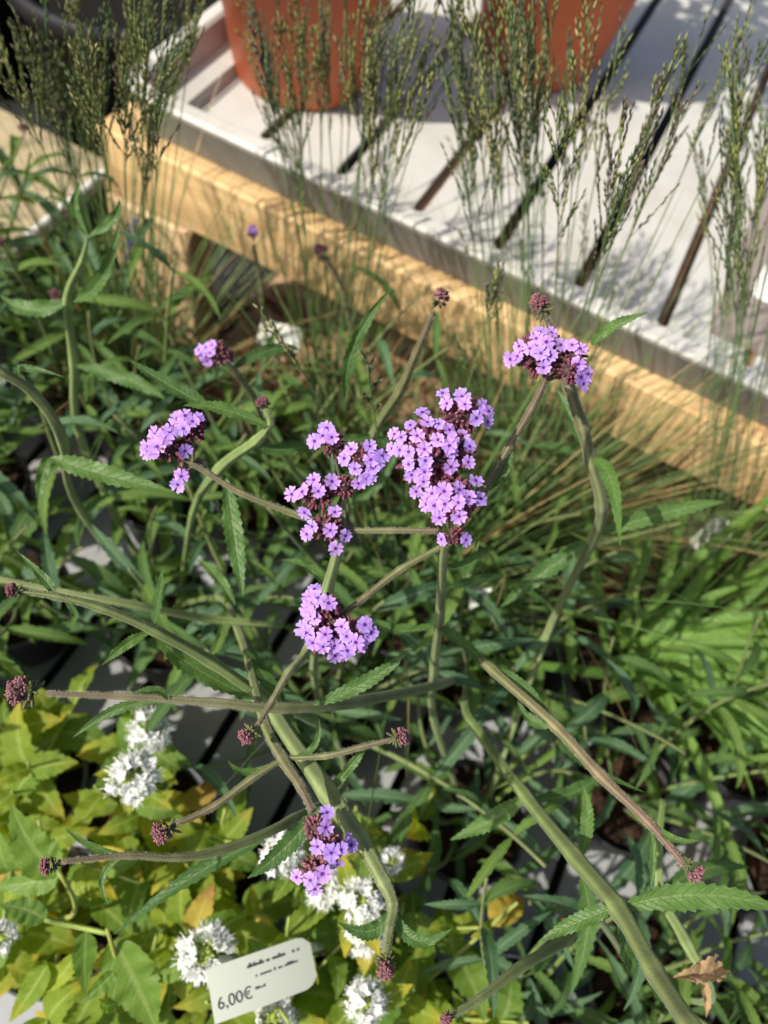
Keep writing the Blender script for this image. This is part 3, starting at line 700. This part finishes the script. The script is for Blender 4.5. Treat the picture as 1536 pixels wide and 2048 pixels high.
# plant D: left
stem_obj(PB, [base_w(660, 1460), (625, 1440, .52, 18), (530, 1395, .43, 22), (420, 1322, .40, 23), (308, 1260, .375, 21), (200, 1215, .36, 18), (110, 1192, .352, 15), (48, 1184, .348, 10)], GRN, OLV)
bud_head(PB, 28, 1181, .346, 17, P(20, 1180, .343)-P(100, 1190, .35), 20, .25)
stem_obj(PD, [base_w(380, 1240), (560, 1250, .52, 12), (420, 1238, .47, 17), (270, 1210, .43, 17), (130, 1185, .42, 14), (-40, 1150, .42, 12)], GRN, OLV)
stem_obj(PD, [base_w(330, 1250), (160, 1020, .60, 14), (125, 880, .47, 24), (70, 790, .43, 22), (0, 742, .41, 19), (-60, 700, .4, 17)], PALE, OLV)
stem_obj(PD, [base_w(320, 1200), (170, 900, .66, 18), (148, 720, .58, 22), (135, 600, .53, 20), (165, 520, .50, 13), (176, 470, .49, 6)], PALE, GRN)
for L in [((306, 1256), (318, 1195), (327, 1134), 26, .376, .365), ((302, 1262), (250, 1290), (203, 1331), 25, .376, .365), ((310, 1272), (405, 1345), (520, 1402), 42, .39, .43), ((110, 1192), (90, 1160), (30, 1100), 22, .352, .355),
          ((100, 915), (205, 948), (352, 985), 46, .46, .46), ((100, 915), (85, 950), (75, 1020), 26, .46, .45), ((120, 1192), (150, 1230), (130, 1255), 16, .353, .36), ((540, 855), (440, 818), (365, 812), 30, .40, .39),
          ((425, 818), (345, 775), (258, 720), 36, .44, .43), ((452, 955), (470, 1080), (486, 1194), 42, .44, .42), ((70, 790), (40, 740), (130, 755), 22, .43, .42), ((140, 600), (200, 560), (240, 440), 30, .53, .5),
          ((140, 600), (60, 620), (0, 590), 40, .53, .54), ((176, 472), (150, 420), (160, 370), 22, .49, .48), ((176, 474), (225, 440), (238, 400), 24, .49, .48), ((150, 730), (260, 760), (330, 800), 34, .58, .56)]:
    hero_leaf(PD, *L)

# plant E: stems with maroon heads before the rail
stem_obj(PE, [base_w(760, 1180), (705, 1000, .62, 14), (748, 868, .52, 18), (800, 782, .475, 19), (832, 708, .45, 16), (866, 628, .43, 12)], GRN, PUR)
bud_head(PE, 882, 595, .425, 20, P(884, 588, .42)-P(860, 640, .43), 21, .55)
stem_obj(PD, [base_w(360, 1200), (385, 1030, .60, 14), (440, 938, .50, 22), (515, 880, .45, 20), (541, 845, .435, 15), (528, 818, .43, 10)], GRN, PALE)
bud_head(PD, 525, 806, .428, 15, P(522, 795, .424)-P(540, 845, .435), 22, .3)
stem_obj(PE, [base_w(750, 1160), (560, 900, .60, 12), (510, 800, .53, 15), (470, 745, .50, 14), (448, 722, .49, 10)], GRN, PUR)
flower_head(PE, P(446, 722, .49), [(412, 695), (405, 712), (420, 706), (414, 722), (424, 690), (398, 700)], [(432, 708, 30, 0), (447, 715, 26, .004)], .485, 7, (0, 0), 1., 40, .3)
stem_obj(PE, [base_w(770, 1150), (560, 760, .85, 8), (520, 560, .78, 10), (507, 490, .75, 8)], GRN, PUR)
flower_head(PE, P(507, 482, .75), [(503, 460), (509, 464), (506, 455)], [(506, 466, 13, 0)], .745, 8, (0, 0), 1., 60, .3)
stem_obj(PE, [base_w(780, 1160), (720, 800, .8, 8), (690, 600, .74, 9), (655, 520, .70, 7)], GRN, PUR)
bud_head(PE, 643, 503, .70, 17, P(640, 490, .695)-P(665, 550, .71), 23, .5)
for L in [((692, 800), (708, 690), (786, 574), 30, .47, .44), ((745, 870), (690, 880), (600, 870), 26, .52, .5), ((745, 872), (800, 900), (870, 930), 28, .52, .54), ((515, 880), (560, 900), (650, 880), 26, .45, .47), ((545, 850), (500, 840), (478, 815), 18, .435, .43),
          ((460, 740), (540, 700), (600, 700), 26, .5, .52), ((700, 1010), (760, 960), (800, 880), 24, .6, .6)]:
    hero_leaf(PE, *L)

# ================================================================== FILLER VERBENAS
def filler_verbena(loc, label, seed, group, nst=4, hmax=.34, lean=.35, kind=POT, leaf=.075, budp=.25, key='verbena', ph=.09, into=None):
    rng = random.Random(seed); o = into or potted('potted_verbena', loc, label, 'plant', group, kind)
    for s in range(nst):
        a = 6.283*(s+rng.random()*.8)/nst; le = rng.uniform(.1, lean); h = hmax*rng.uniform(.6, 1.05)
        p0 = V((math.cos(a)*.012, math.sin(a)*.012, ph)); tip = V((math.cos(a)*le*h*1.2, math.sin(a)*le*h*1.2, ph+h))
        pts = bez(p0, (p0+tip)*.5+V((math.cos(a+1)*.015, math.sin(a+1)*.015, .01)), tip, 15)
        wd = rng.uniform(.0018, .0028); c = rng.choice([GRN, PALE, (.15, .25, .04)]); b = MB()
        tube(b, pts, [wd*(1-.5*i/14) for i in range(15)], [tuple(x*(1-i/14)+y*(i/14) for x, y in zip(c, OLV)) for i in range(15)], 7, .08)
        link('stem', b.mesh('stem', 'stem'), o)
        nn = max(3, int(h/.045)); ph_ = rng.random()*3
        for k in range(nn):
            t = (k+.6)/nn; i = min(13, int(t*14)); p = pts[i]; T = (pts[i+1]-pts[i]).normalized(); u = T.orthogonal().normalized(); w_ = T.cross(u)
            for sgn in (0, math.pi):
                if rng.random() < .08: continue
                aa = ph_+k*1.571+sgn+rng.uniform(-.3, .3); d = u*math.cos(aa)+w_*math.sin(aa)
                Ls = leaf*rng.uniform(.65, 1.25)*(1.1-.45*t)
                link('leaf', rng.choice(LEAVES[key]), o, orient(p, d+T*rng.uniform(-.1, .5), V((0, 0, 1))+d*rng.uniform(-.2, .3), Ls, rng.uniform(-.5, .5)))
        if rng.random() < budp:
            b = MB(); bud_ball(b, pts[-1]+V((0, 0, .003)), .006, V((0, 0, 1)), 30, rng, .5, -.3, .35); link('bud_head', b.mesh('bud_head', 'bud'), o)
    return o
occupied = [(p.location.x, p.location.y, .11) for p in (PA, PB, PC, PD, PE, PF)]
for i_, p in enumerate((PA, PB, PC, PD, PE, PF)): filler_verbena(p.location, '', 900+i_, None, (6, 8, 6, 8, 7, 8)[i_], (.17, .24, .2, .29, .26, .27)[i_], .75, POT, .088, 0, into=p)
def free(x, y, r): return all((x-a)**2+(y-c)**2 > ((r+q/1)*.5)**2*1.0 for a, c, q in occupied)

# white flowered plants first (their places are taken from the photograph)
def white_floret(seed):
    rng = random.Random(seed); b = MB()
    n = 6
    vs = [V((.0006*math.cos(6.283*i/n), .0006*math.sin(6.283*i/n), -.006)) for i in range(n)]+[V((.0011*math.cos(6.283*i/n), .0011*math.sin(6.283*i/n), .001)) for i in range(n)]
    b.add(vs, [(i, (i+1) % n, n+(i+1) % n, n+i) for i in range(n)], [(.5, .6, .2)]*n+[(.85, .87, .82)]*n)
    for k in range(5):
        a = 6.283*k/5+rng.uniform(-.3, .3); L = rng.uniform(.0035, .0075); d = V((math.cos(a), math.sin(a), rng.uniform(.2, 1.1))).normalized(); p = V((0, 0, .0008))
        leaf_into(b, bez(p, p+d*L*.5+V((0, 0, .0006)), p+d*L, 5), [V((0, 0, 1))-d*.2]*5, L*rng.uniform(.5, .8), prof_ovate, 0, .3, .3, rng)
    for k in range(3):
        a = rng.random()*6.28; d = V((math.cos(a)*.35, math.sin(a)*.35, 1)).normalized()
        tube(b, [V((0, 0, 0)), d*.004, d*.0085], [.00018]*3, (.85, .86, .82), 4)
        b.uv += [(0, 0)]*12 if b.hasuv else []
    return b
def wf_mesh(seed):
    b = white_floret(seed); b.hasuv = False; b.c = [(.88, .89, .86) if c == (1, 1, 1) else c for c in b.c]; return b.mesh('floret', 'petal')
WF = [wf_mesh(s) for s in range(6)]
def white_head(plant, C, R, seed, ax=None):
    rng = random.Random(seed); ax = ax or ((CP-C).normalized()*.45+V((0, 0, .8))).normalized(); b = MB()
    for k in range(46):
        d = rdir(rng, ax, -.1); capsule(b, C+d*R*.16, d, R*.36, R*.07, (.16, .26, .05), (.36, .46, .10), 5)
    capsule(b, C-ax*R*.3, ax, R*.7, R*.28, (.2, .3, .06), (.4, .5, .1), 7)
    L = plant.location
    h = link('flower_head', b.mesh('flower_head', 'bud', True, L), plant)
    for k in range(48):
        d = rdir(rng, ax, -.3)
        if d.dot(ax) > .9: continue
        s = R/.016*rng.uniform(.8, 1.15); p = C+d*R*rng.uniform(.48, .66)
        link('floret', rng.choice(WF), h, Matrix.Translation(p-L) @ (d+ax*.25).to_track_quat('Z', 'Y').to_matrix().to_4x4() @ Matrix.Rotation(rng.random()*6.28, 4, 'Z') @ Matrix.Diagonal((s, s, s, 1)))
def lime_plant(px, py, label, seed, heads, nst=6, h=.16):
    p = onz(px, py, .1); loc = V((p.x, p.y, 0)); occupied.append((p.x, p.y, .11)); rng = random.Random(seed)
    o = potted('potted_white_flower', loc, label, 'flower', None, POTG if seed % 2 else POT)
    for s in range(nst):
        a = 6.283*(s+rng.random()*.7)/nst; le = rng.uniform(.2, .75); hh = h*rng.uniform(.6, 1.15)
        p0 = V((math.cos(a)*.012, math.sin(a)*.012, .088)); tip = V((math.cos(a)*le*hh, math.sin(a)*le*hh, .088+hh)); pts = bez(p0, (p0+tip)*.5, tip, 11)
        b = MB(); tube(b, pts, [.0018*(1-.4*i/10) for i in range(11)], (.30, .36, .08), 6, .08); link('stem', b.mesh('stem', 'stem'), o)
        nn = max(3, int(hh/.042)); f = rng.random()*3
        for k in range(nn):
            t = (k+.5)/nn; i = min(9, int(t*10)); q = pts[i]; T = (pts[i+1]-pts[i]).normalized(); u = T.orthogonal().normalized(); w_ = T.cross(u)
            for sgn in (0, math.pi):
                aa = f+k*1.571+sgn+rng.uniform(-.3, .3); d = u*math.cos(aa)+w_*math.sin(aa)
                link('leaf', rng.choice(LEAVES['lime']), o, orient(q, d+T*rng.uniform(0, .5), V((0, 0, 1))+d*rng.uniform(-.2, .3), rng.uniform(.034, .075)*(1.15-.55*t), rng.uniform(-.5, .5)))
    for (hx, hy, d, rp) in heads:
        C = P(hx, hy, d); R = rp*d/FPX; base = loc+V((rng.uniform(-.02, .02), rng.uniform(-.02, .02), .09))
        pts = bez(base, base.lerp(C, .55)+V((0, 0, .01)), C-(C-base).normalized()*R*.2, 12); b = MB()
        tube(b, pts, [.0016]*12, (.3, .38, .1), 6, .08); link('stem', b.mesh('stem', 'stem', True, loc), o)
        white_head(o, C, R, seed*31+int(hx))
        for k in (4, 7, 9):
            T = (pts[k+1]-pts[k]).normalized(); u = T.orthogonal().normalized(); w_ = T.cross(u); f = rng.random()*3
            for sgn in (0, math.pi):
                dd = u*math.cos(f+sgn)+w_*math.sin(f+sgn)
                link('leaf', rng.choice(LEAVES['lime']), o, orient(pts[k]-loc, dd+T*.2, V((0, 0, 1)), rng.uniform(.03, .045), rng.uniform(-.4, .4)))
    return o
lime_plant(300, 1640, 'yellow green plant with two white flower heads above its leaves', 1, [(268, 1556, .50, 56), (300, 1462, .54, 46)], 6, .13)
L2 = lime_plant(110, 1840, 'yellow green plant with broad pale leaves and no open flower beside the slotted bench tray', 2, [], 5, .13)
lime_plant(405, 1800, 'yellow green plant whose white head touches the price label', 3, [(412, 1905, .50, 58)], 6, .14)
lime_plant(560, 2030, 'yellow green plant with white flower below the price label', 4, [(548, 2035, .53, 48)], 6)
lime_plant(700, 1860, 'white flowered plant with four heads below the hanging lilac cluster', 5, [(722, 1800, .50, 46), (728, 1868, .53, 42), (562, 1708, .52, 46), (650, 1770, .54, 44), (782, 1722, .56, 28)], 6, .13)
lime_plant(790, 2035, 'white flowered plant with one round head near the drooping maroon bud', 6, [(732, 2003, .50, 46)], 7, .14)
lime_plant(40, 1560, 'yellow green plant shaded beneath the horizontal verbena stem', 7, [(5, 1875, .5, 34)], 7, .15)
L8 = lime_plant(260, 2060, 'yellow green plant with toothed leaves over the tray slots', 8, [], 4, .12)
for pl_, A, B_, C_, wp, d1, d2, mt in ((L2, (118, 1748), (62, 1690), (22, 1605), 84, .50, .49, 'green_lime_leaf'), (L2, (95, 1930), (60, 1985), (18, 2045), 52, .52, .53, 'lime_leaf'), (L2, (172, 1862), (168, 1920), (170, 1990), 50, .50, .52, 'green_lime_leaf'),
        (L2, (118, 1752), (60, 1765), (-20, 1775), 56, .50, .50, 'green_lime_leaf'), (L2, (92, 1840), (45, 1818), (0, 1812), 52, .48, .47, 'verbena_leaf_bright'), (L2, (150, 1790), (185, 1770), (235, 1800), 60, .53, .54, 'lime_leaf'),
        (L8, (228, 1880), (275, 1975), (312, 2060), 105, .50, .51, 'green_lime_leaf'), (L8, (230, 1942), (200, 1972), (158, 2008), 34, .47, .46, 'green_lime_leaf'), (L8, (232, 2005), (212, 2012), (198, 1996), 30, .47, .46, 'green_lime_leaf'), (L8, (150, 1905), (110, 1960), (40, 1990), 40, .52, .53, 'lime_leaf')):
    hero_leaf(pl_, A, B_, C_, wp, d1, d2, mt, None, .2, 5, .1, prof_ovate, 0, .12, seg=25)
b_ = MB(); tube(b_, bez(onz(262, 2052, .09), P(252, 1990, .54), P(214, 1858, .485), 14), [.0022-.00007*i for i in range(14)], (.34, .36, .07), 8, .08); link('stem', b_.mesh('stem', 'stem', True, L8.location), L8)
b_ = MB(); tube(b_, bez(onz(112, 1835, .09), P(150, 1820, .55), P(118, 1745, .495), 14), [.0021-.00006*i for i in range(14)], (.34, .38, .08), 8, .08); link('stem', b_.mesh('stem', 'stem', True, L2.location), L2)
b_ = MB(); tube(b_, bez(P(214, 1866, .487), P(150, 1852, .49), P(88, 1838, .48), 10), [.0016]*10, (.26, .34, .07), 8, .08); link('stem', b_.mesh('stem', 'stem', True, L2.location), L2)

# price label stuck in the white flower's pot
lb0, lb1, lb2 = P(412, 1938, .475), P(622, 1868, .500), P(437, 2012, .468)
o = thing('price_label', onz(640, 1885, .085), 'pale plastic plant label printed 6,00€ among the white flowers', 'label')
xax = (lb1-lb0).normalized(); yax = (lb0-lb2); yax = (yax-xax*yax.dot(xax)).normalized(); zax = xax.cross(yax)
Lw, Lh = (lb1-lb0).length, (lb0-lb2).length
Lh = max(Lh, .030)
Mx = Matrix(((xax.x, yax.x, zax.x, lb0.x), (xax.y, yax.y, zax.y, lb0.y), (xax.z, yax.z, zax.z, lb0.z), (0, 0, 0, 1)))
Ml = Matrix.Translation(-o.location) @ Mx @ Matrix.Translation(V((0, -Lh, 0)))
b = MB(); nseg = 16; vs = []; fs = []
def bendz(x): return -.010*(x/Lw)**2
for i in range(nseg+1):
    x = Lw*i/nseg*1.0; tp = max(0, (i-14)/2); hh = Lh*.5*(1-.35*tp*tp)
    for yy_, zz in ((Lh*.5-hh, .0006), (Lh*.5+hh, .0006), (Lh*.5+hh, -.0006), (Lh*.5-hh, -.0006)): vs.append(V((x, yy_, zz+bendz(x))))
for i in range(nseg):
    for k in range(4): fs.append((i*4+k, i*4+(k+1) % 4, (i+1)*4+(k+1) % 4, (i+1)*4+k))
fs += [(0, 1, 2, 3), (nseg*4+3, nseg*4+2, nseg*4+1, nseg*4)]; b.add(vs, fs)
me = b.mesh('blade', 'tag_grey_green', False); recalc(me); link('blade', me, o, Ml)
# the point that goes down into the soil
tipw = P(622, 1895, .505); foot = onz(650, 1890, .075)
b = MB(); tube(b, bez(tipw-xax*.004+zax*(-.010), (tipw+foot)*.5+V((0, 0, .004)), foot, 8), [.0034]*8, (.74, .75, .69), 6); link('spike', b.mesh('spike', 'label_white', True, o.location), o)
fc = bpy.data.curves.new('printed_price', 'FONT'); fc.body = '6,00€'; fc.size = Lh*.31; fc.extrude = .00005
fo = bpy.data.objects.new('printed_price', fc); COL.objects.link(fo); fc.materials.append(MATS['label_ink'])
bpy.context.view_layer.update()
dg = bpy.context.evaluated_depsgraph_get(); tme = bpy.data.meshes.new_from_object(fo.evaluated_get(dg)); bpy.data.objects.remove(fo)
for v_ in tme.vertices: v_.co.z += bendz(v_.co.x+.003)
link('printed_price', tme, o, Ml @ Matrix.Translation(V((.003, Lh*.22, .0008))))
rng = random.Random(3)
for row, (xs, xe_, y_, hgt) in enumerate(((.36, .86, .76, .085), (.40, .86, .56, .06), (.40, .50, .34, .05))):
    b = MB(); x = xs*Lw
    while x < xe_*Lw:
        wd_ = rng.uniform(.0007, .0014)
        if rng.random() < .88:
            hh = hgt*Lh*rng.choice([.6, .6, 1.]); z = .0008+bendz(x); y0_ = y_*Lh
            b.add([(x, y0_, z), (x+wd_, y0_, z), (x+wd_, y0_+hh, z), (x, y0_+hh, z)], [(0, 1, 2, 3)])
        x += wd_+.0004
    link('printed_line', b.mesh('printed_line', 'label_ink', False), o, Ml)

# filler grid
GL = ['leafy verbena standing third from the edge of the sandy slab bench',
      'leafy verbena beneath the small lilac head on its arching dark branch',
      'leafy verbena in front of the dried curled leaf',
      'leafy verbena tucked against the front of the strap leaf clump',
      'leafy verbena closest to the pale edge of the sandy slab bench',
      'leafy verbena standing second from the edge of the sandy slab bench',
      'leafy verbena under the loose forked lilac cluster',
      'leafy verbena around the long stem that ends in a small greenish bud',
      'leafy verbena past the long toothed leaf of the thick ribbed stem',
      'leafy verbena under the reddish stem ending in a maroon bud',
      'leafy verbena behind the bent pale stem, before the feathery grass at the pine leg',
      'leafy verbena between the white flowers and the pot with the dried curled leaf',
      'leafy verbena beside the shaded yellow green plant']
ps = onz(1250, 1330, .11); occupied.append((ps.x, ps.y, .15))
k = 0; rg = random.Random(21)
for iy in range(60):
    for ix in range(16):
        x = rg.uniform(-.72, .72); y = rg.uniform(-.2, .44)
        px, py, d = project(V((x, y, .1)))
        if not (-170 < px < 1720 and 560 < py < 2250) or y > .44: continue
        if any((x-a)**2+(y-c)**2 < ((.106+q)*.5)**2 for a, c, q in occupied): continue
        if px < 800 and py > 1480: continue
        occupied.append((x, y, .11)); k += 1
        filler_verbena((x, y, 0), GL[min(k, len(GL))-1], 200+k, 'leafy verbena pots', rg.choice([6, 7, 8]), .23 if py > 1350 else .29, .6, POT if k % 3 else POTG, .092, .10)

# strappy plant at right
o = potted('potted_strap_plant', (ps.x, ps.y, 0), 'clump of long bright green strap leaves in a black pot', 'plant', None, POTL)
rng = random.Random(5)
for k in range(75):
    a = rng.gauss(.5, .55) if k < 64 else rng.random()*6.28
    d = V((math.cos(a), math.sin(a), rng.uniform(.15, 1.0)))
    link('leaf', rng.choice(LEAVES['strap']), o, orient(V((rng.uniform(-.02, .02), rng.uniform(-.02, .02), .10)), d, V((0, 0, 1)), rng.uniform(.2, .32), rng.uniform(-.4, .4)))

# small white tags blurred between the pots
def tagcard(pxs, pys, d, wmm, hmm, label, rot):
    p = P(pxs, pys, d); pz = V((p.x, p.y, max(p.z-.06, .0)))
    o = thing('plant_tag', pz, label, 'label', None); b = MB()
    R_ = Matrix.Rotation(rot, 4, 'Z') @ Matrix.Rotation(math.radians(38), 4, 'X')
    pts = rrect(-wmm/2, wmm/2, -hmm/2, hmm/2, .004, 4); n = len(pts); base = p-pz
    vs = [base+(R_ @ V((x, y, .0005))) for x, y in pts]+[base+(R_ @ V((x, y, -.0005))) for x, y in pts]
    b.add(vs, [tuple(range(n)), tuple(range(2*n-1, n-1, -1))]+[(k, k+n, (k+1) % n+n, (k+1) % n) for k in range(n)])
    me = b.mesh('card', 'label_white', False); recalc(me); link('card', me, o)
    b = MB(); tube(b, [base+(R_ @ V((0, -hmm/2+.004, -.001))), V((0, 0, .0))], [.002, .0015], (1, 1, 1), 6); link('spike', b.mesh('spike', 'label_white'), o)
tagcard(1428, 1075, .84, .030, .045, 'white plant tag glaring in the sun beside the strap leaves', -.4)
tagcard(962, 1205, .74, .022, .030, 'small white plant tag under the largest lilac cluster', .5)
tagcard(560, 672, .90, .050, .028, 'white plant tag behind the flowering stems near the planks', .3)

# ================================================================== FEATHERY GRASSES
def spikelet(b, p, d, L, c):
    d = d.normalized(); u = d.orthogonal().normalized(); w_ = d.cross(u); r = L*.125
    vs = [p]+[p+d*(L*.4)+u*(r*math.cos(2.094*k))+w_*(r*math.sin(2.094*k)) for k in range(3)]+[p+d*L]
    b.add(vs, [(0, 2, 1), (0, 3, 2), (0, 1, 3), (1, 2, 4), (2, 3, 4), (3, 1, 4)], [tuple(x*.7 for x in c), c, c, tuple(x*.85 for x in c), tuple(x*1.15 for x in c)])
GC = [(.22, .27, .08), (.32, .33, .10), (.13, .18, .08), (.38, .36, .15), (.20, .16, .11), (.12, .15, .085), (.26, .30, .09)]
def panicle(b, pts, rng, dense, spread, blen, tone):
    n = len(pts); 
    for i in range(n):
        t = i/(n-1); j = min(i, n-2); T = (pts[j+1]-pts[j]).normalized()
        if rng.random() < .2: continue
        nb = 1 if rng.random() < .8 else 2
        for _ in range(nb):
            u = T.orthogonal().normalized(); w_ = T.cross(u); a = rng.random()*6.28; d = (T+(u*math.cos(a)+w_*math.sin(a))*spread*rng.uniform(.4, 1.3)).normalized()
            L = blen*(1-.72*t)*rng.uniform(.55, 1.15); e = pts[i]+d*L*.5+V((0, 0, .001)); f = pts[i]+d*L+T*L*.12
            br = bez(pts[i], e, f, 5); tube(b, br, [.00030]*5, (.12, .17, .06), 3, cap=False)
            m = max(2, int(L/.0042*dense)); c = tone if rng.random() < .7 else rng.choice(GC)
            for q in range(m):
                tt = .2+.8*q/m; k = min(3, int(tt*4)); p = br[k].lerp(br[k+1], tt*4-k); dd = (br[k+1]-br[k]).normalized()
                x = dd.orthogonal().normalized(); x = Quaternion(dd, rng.random()*6.28) @ x; v = rng.uniform(.75, 1.3)
                spikelet(b, p, dd+x*.22, rng.uniform(.0055, .0090), tuple(s*v for s in c))
def grass(loc, label, tips, seed, nblade, zpot, dry=0):
    rng = random.Random(seed); loc = V(loc); o = potted('potted_feather_grass', loc, label, 'grass', None, POTL)
    for (px, py, d, sz) in tips:
        tip = P(px, py, d); a = rng.random()*6.28; b0 = loc+V((math.cos(a)*rng.uniform(0, .035), math.sin(a)*rng.uniform(0, .035), .10))
        mid = (b0+tip)*.5+V((rng.uniform(-.012, .012), rng.uniform(-.012, .012), .035))-(tip-b0).cross(V((0, 0, 1)))*rng.uniform(-.02, .02)
        pts = bez(b0, mid, tip, 30); L = sum((pts[i+1]-pts[i]).length for i in range(29)); c = rng.choice([(.17, .26, .09), (.14, .23, .10), (.22, .30, .10)])
        b = MB(); tube(b, pts, [.00085-.0005*i/29 for i in range(30)], [tuple(x*(1+.15*i/29) for x in c) for i in range(30)], 5)
        cu_ = link('culm', b.mesh('culm', 'grass', True, loc), o)
        k0 = max(4, 29-max(5, int(29*sz/L))); b = MB()
        panicle(b, catmull([tuple(p) for p in pts[k0:]], 2) and [V(p) for p in catmull([tuple(p) for p in pts[k0:]], 2)], rng, rng.uniform(.75, 1.1), rng.uniform(.16, .42), sz*rng.uniform(.30, .5), rng.choice(GC))
        link('panicle', b.mesh('panicle', 'grass', True, loc), cu_)
    b = MB()
    for _ in range(nblade):
        a = rng.random()*6.28; L = rng.uniform(.16, .42); le = rng.uniform(.15, .75); p0 = V((math.cos(a)*rng.uniform(0, .04), math.sin(a)*rng.uniform(0, .04), .10))
        e = p0+V((math.cos(a)*le*L, math.sin(a)*le*L, L*math.sqrt(max(.05, 1-le*le))*rng.uniform(.7, 1))); m = (p0+e)*.5+V((0, 0, L*.1))
        cl = bez(p0, m, e, 9); wdt = rng.uniform(.0012, .0026); sd = V((-math.sin(a), math.cos(a), rng.uniform(-.4, .4))); c = rng.choice([(.10, .19, .045), (.14, .24, .06), (.08, .16, .05), (.2, .26, .09)])
        if rng.random() < .10+dry: c = (.42, .30, .13)
        vs = []; 
        for i, p in enumerate(cl): hw = wdt*(1-(i/8)**2*.9)*.5; vs += [p-sd*hw, p+sd*hw]
        b.add(vs, [(2*i, 2*i+1, 2*i+3, 2*i+2) for i in range(8)], c)
    x = link('blades', b.mesh('blades', 'grass'), o); x['kind'] = 'stuff'
    return o
R_ = random.Random(77)
def rt(x0, x1, y0, y1, d0, d1, n, s0=.10, s1=.16): return [(R_.uniform(x0, x1), R_.uniform(y0, y1), R_.uniform(d0, d1), R_.uniform(s0, s1)) for _ in range(n)]
tips1 = [(1112, 245, .44, .13), (1245, 255, .43, .13), (1262, 330, .43, .12), (1345, 120, .46, .14), (1178, 20, .50, .14), (1240, 60, .50, .14), (985, 5, .52, .13), (1045, 25, .5, .13), (1105, 20, .5, .13), (1025, 60, .48, .14),
         (940, 40, .5, .13), (1075, 110, .5, .12), (1368, 225, .45, .12), (1420, 15, .52, .14), (1505, 20, .5, .14), (1530, 95, .5, .13), (1150, 150, .48, .12), (960, 120, .5, .12), (1316, 190, .46, .13), (1010, -20, .5, .14), (1065, -30, .48, .14)]
grass((.05, .505, -.034), 'feathery grass with dark seed heads rising before the display tray slots', tips1+rt(880, 1140, -60, 160, .5, .62, 12)+rt(900, 1250, 250, 700, .55, .75, 14, .05, .08), 41, 480, 0)
tips2 = [(555, 20, .52, .13), (590, -20, .55, .13), (640, 90, .58, .11), (735, 50, .56, .13), (762, 5, .54, .13), (690, 20, .6, .12), (805, 60, .5, .12), (830, 0, .5, .13), (880, 0, .5, .13), (640, 0, .55, .12), (530, 130, .6, .1), (860, 170, .5, .11), (920, 10, .52, .14)]
grass((-.19, .50, -.034), 'feathery grass with slender pale seed heads before the orange lit pot', tips2+rt(420, 900, -60, 180, .5, .7, 14), 42, 170, 0, .05)
tips3 = [(22, 10, .50, .14), (60, 95, .50, .13), (150, -10, .5, .13), (214, 40, .5, .13), (268, 0, .46, .13), (300, 60, .46, .12), (130, 40, .52, .13), (5, 150, .48, .13), (180, 140, .5, .12), (345, 110, .46, .12), (395, 20, .55, .11), (250, 150, .45, .13), (90, -20, .52, .14), (40, 60, .55, .13), (110, 130, .55, .13), (320, 230, .45, .1), (175, 120, .44, .14)]
grass((-.42, .44, -.034), 'feathery grass arching over the pine leg', tips3+rt(-60, 400, -60, 200, .48, .65, 18), 43, 230, 0, .04)
tips4 = rt(1380, 1640, 60, 420, .46, .62, 16)+[(1536, 300, .5, .12), (1480, 160, .5, .13)]
grass((.27, .52, -.034), 'feathery grass with leaning seed heads beside the strap leaves', tips4, 44, 260, 0)
grass((-.02, .525-.17, 0.), 'short fine bladed grass tuft among the verbena pots', [(735, 730, .42, .07), (520, 620, .46, .06), (1000, 530, .5, .06)], 45, 160, 0)

# lavender beyond
pl = V((-.56, .52, -.034)); o = potted('potted_lavender', pl, 'lavender with a single violet flower spike near the pine leg', 'flower', None, POT)
b = MB(); s_end = P(262, 520, .80); pts = bez(pl+V((0, 0, .09)), (pl+s_end)*.5+V((0, 0, .05)), s_end, 10); tube(b, pts, [.0011]*10, (.17, .24, .12), 6); link('stem', b.mesh('stem', 'stem', True, pl), o)
rng = random.Random(9); b = MB(); a0, a1 = s_end, P(268, 445, .76)
for k in range(60):
    t = rng.random()
    if .55 < t < .66: continue
    d = V((rng.gauss(0, 1), rng.gauss(0, 1), rng.gauss(.6, .5))).normalized(); capsule(b, a0.lerp(a1, t), d, .0065, .0016, (.09, .07, .16), (.22, .18, .42), 5)
link('flower_spike', b.mesh('flower_spike', 'bud', True, pl), o)
for k in range(40):
    a = rng.random()*6.28; link('leaf', rng.choice(LEAVES['strap']), o, orient(V((0, 0, .09)), V((math.cos(a), math.sin(a), rng.uniform(.5, 2))), V((0, 0, 1)), rng.uniform(.08, .15)))
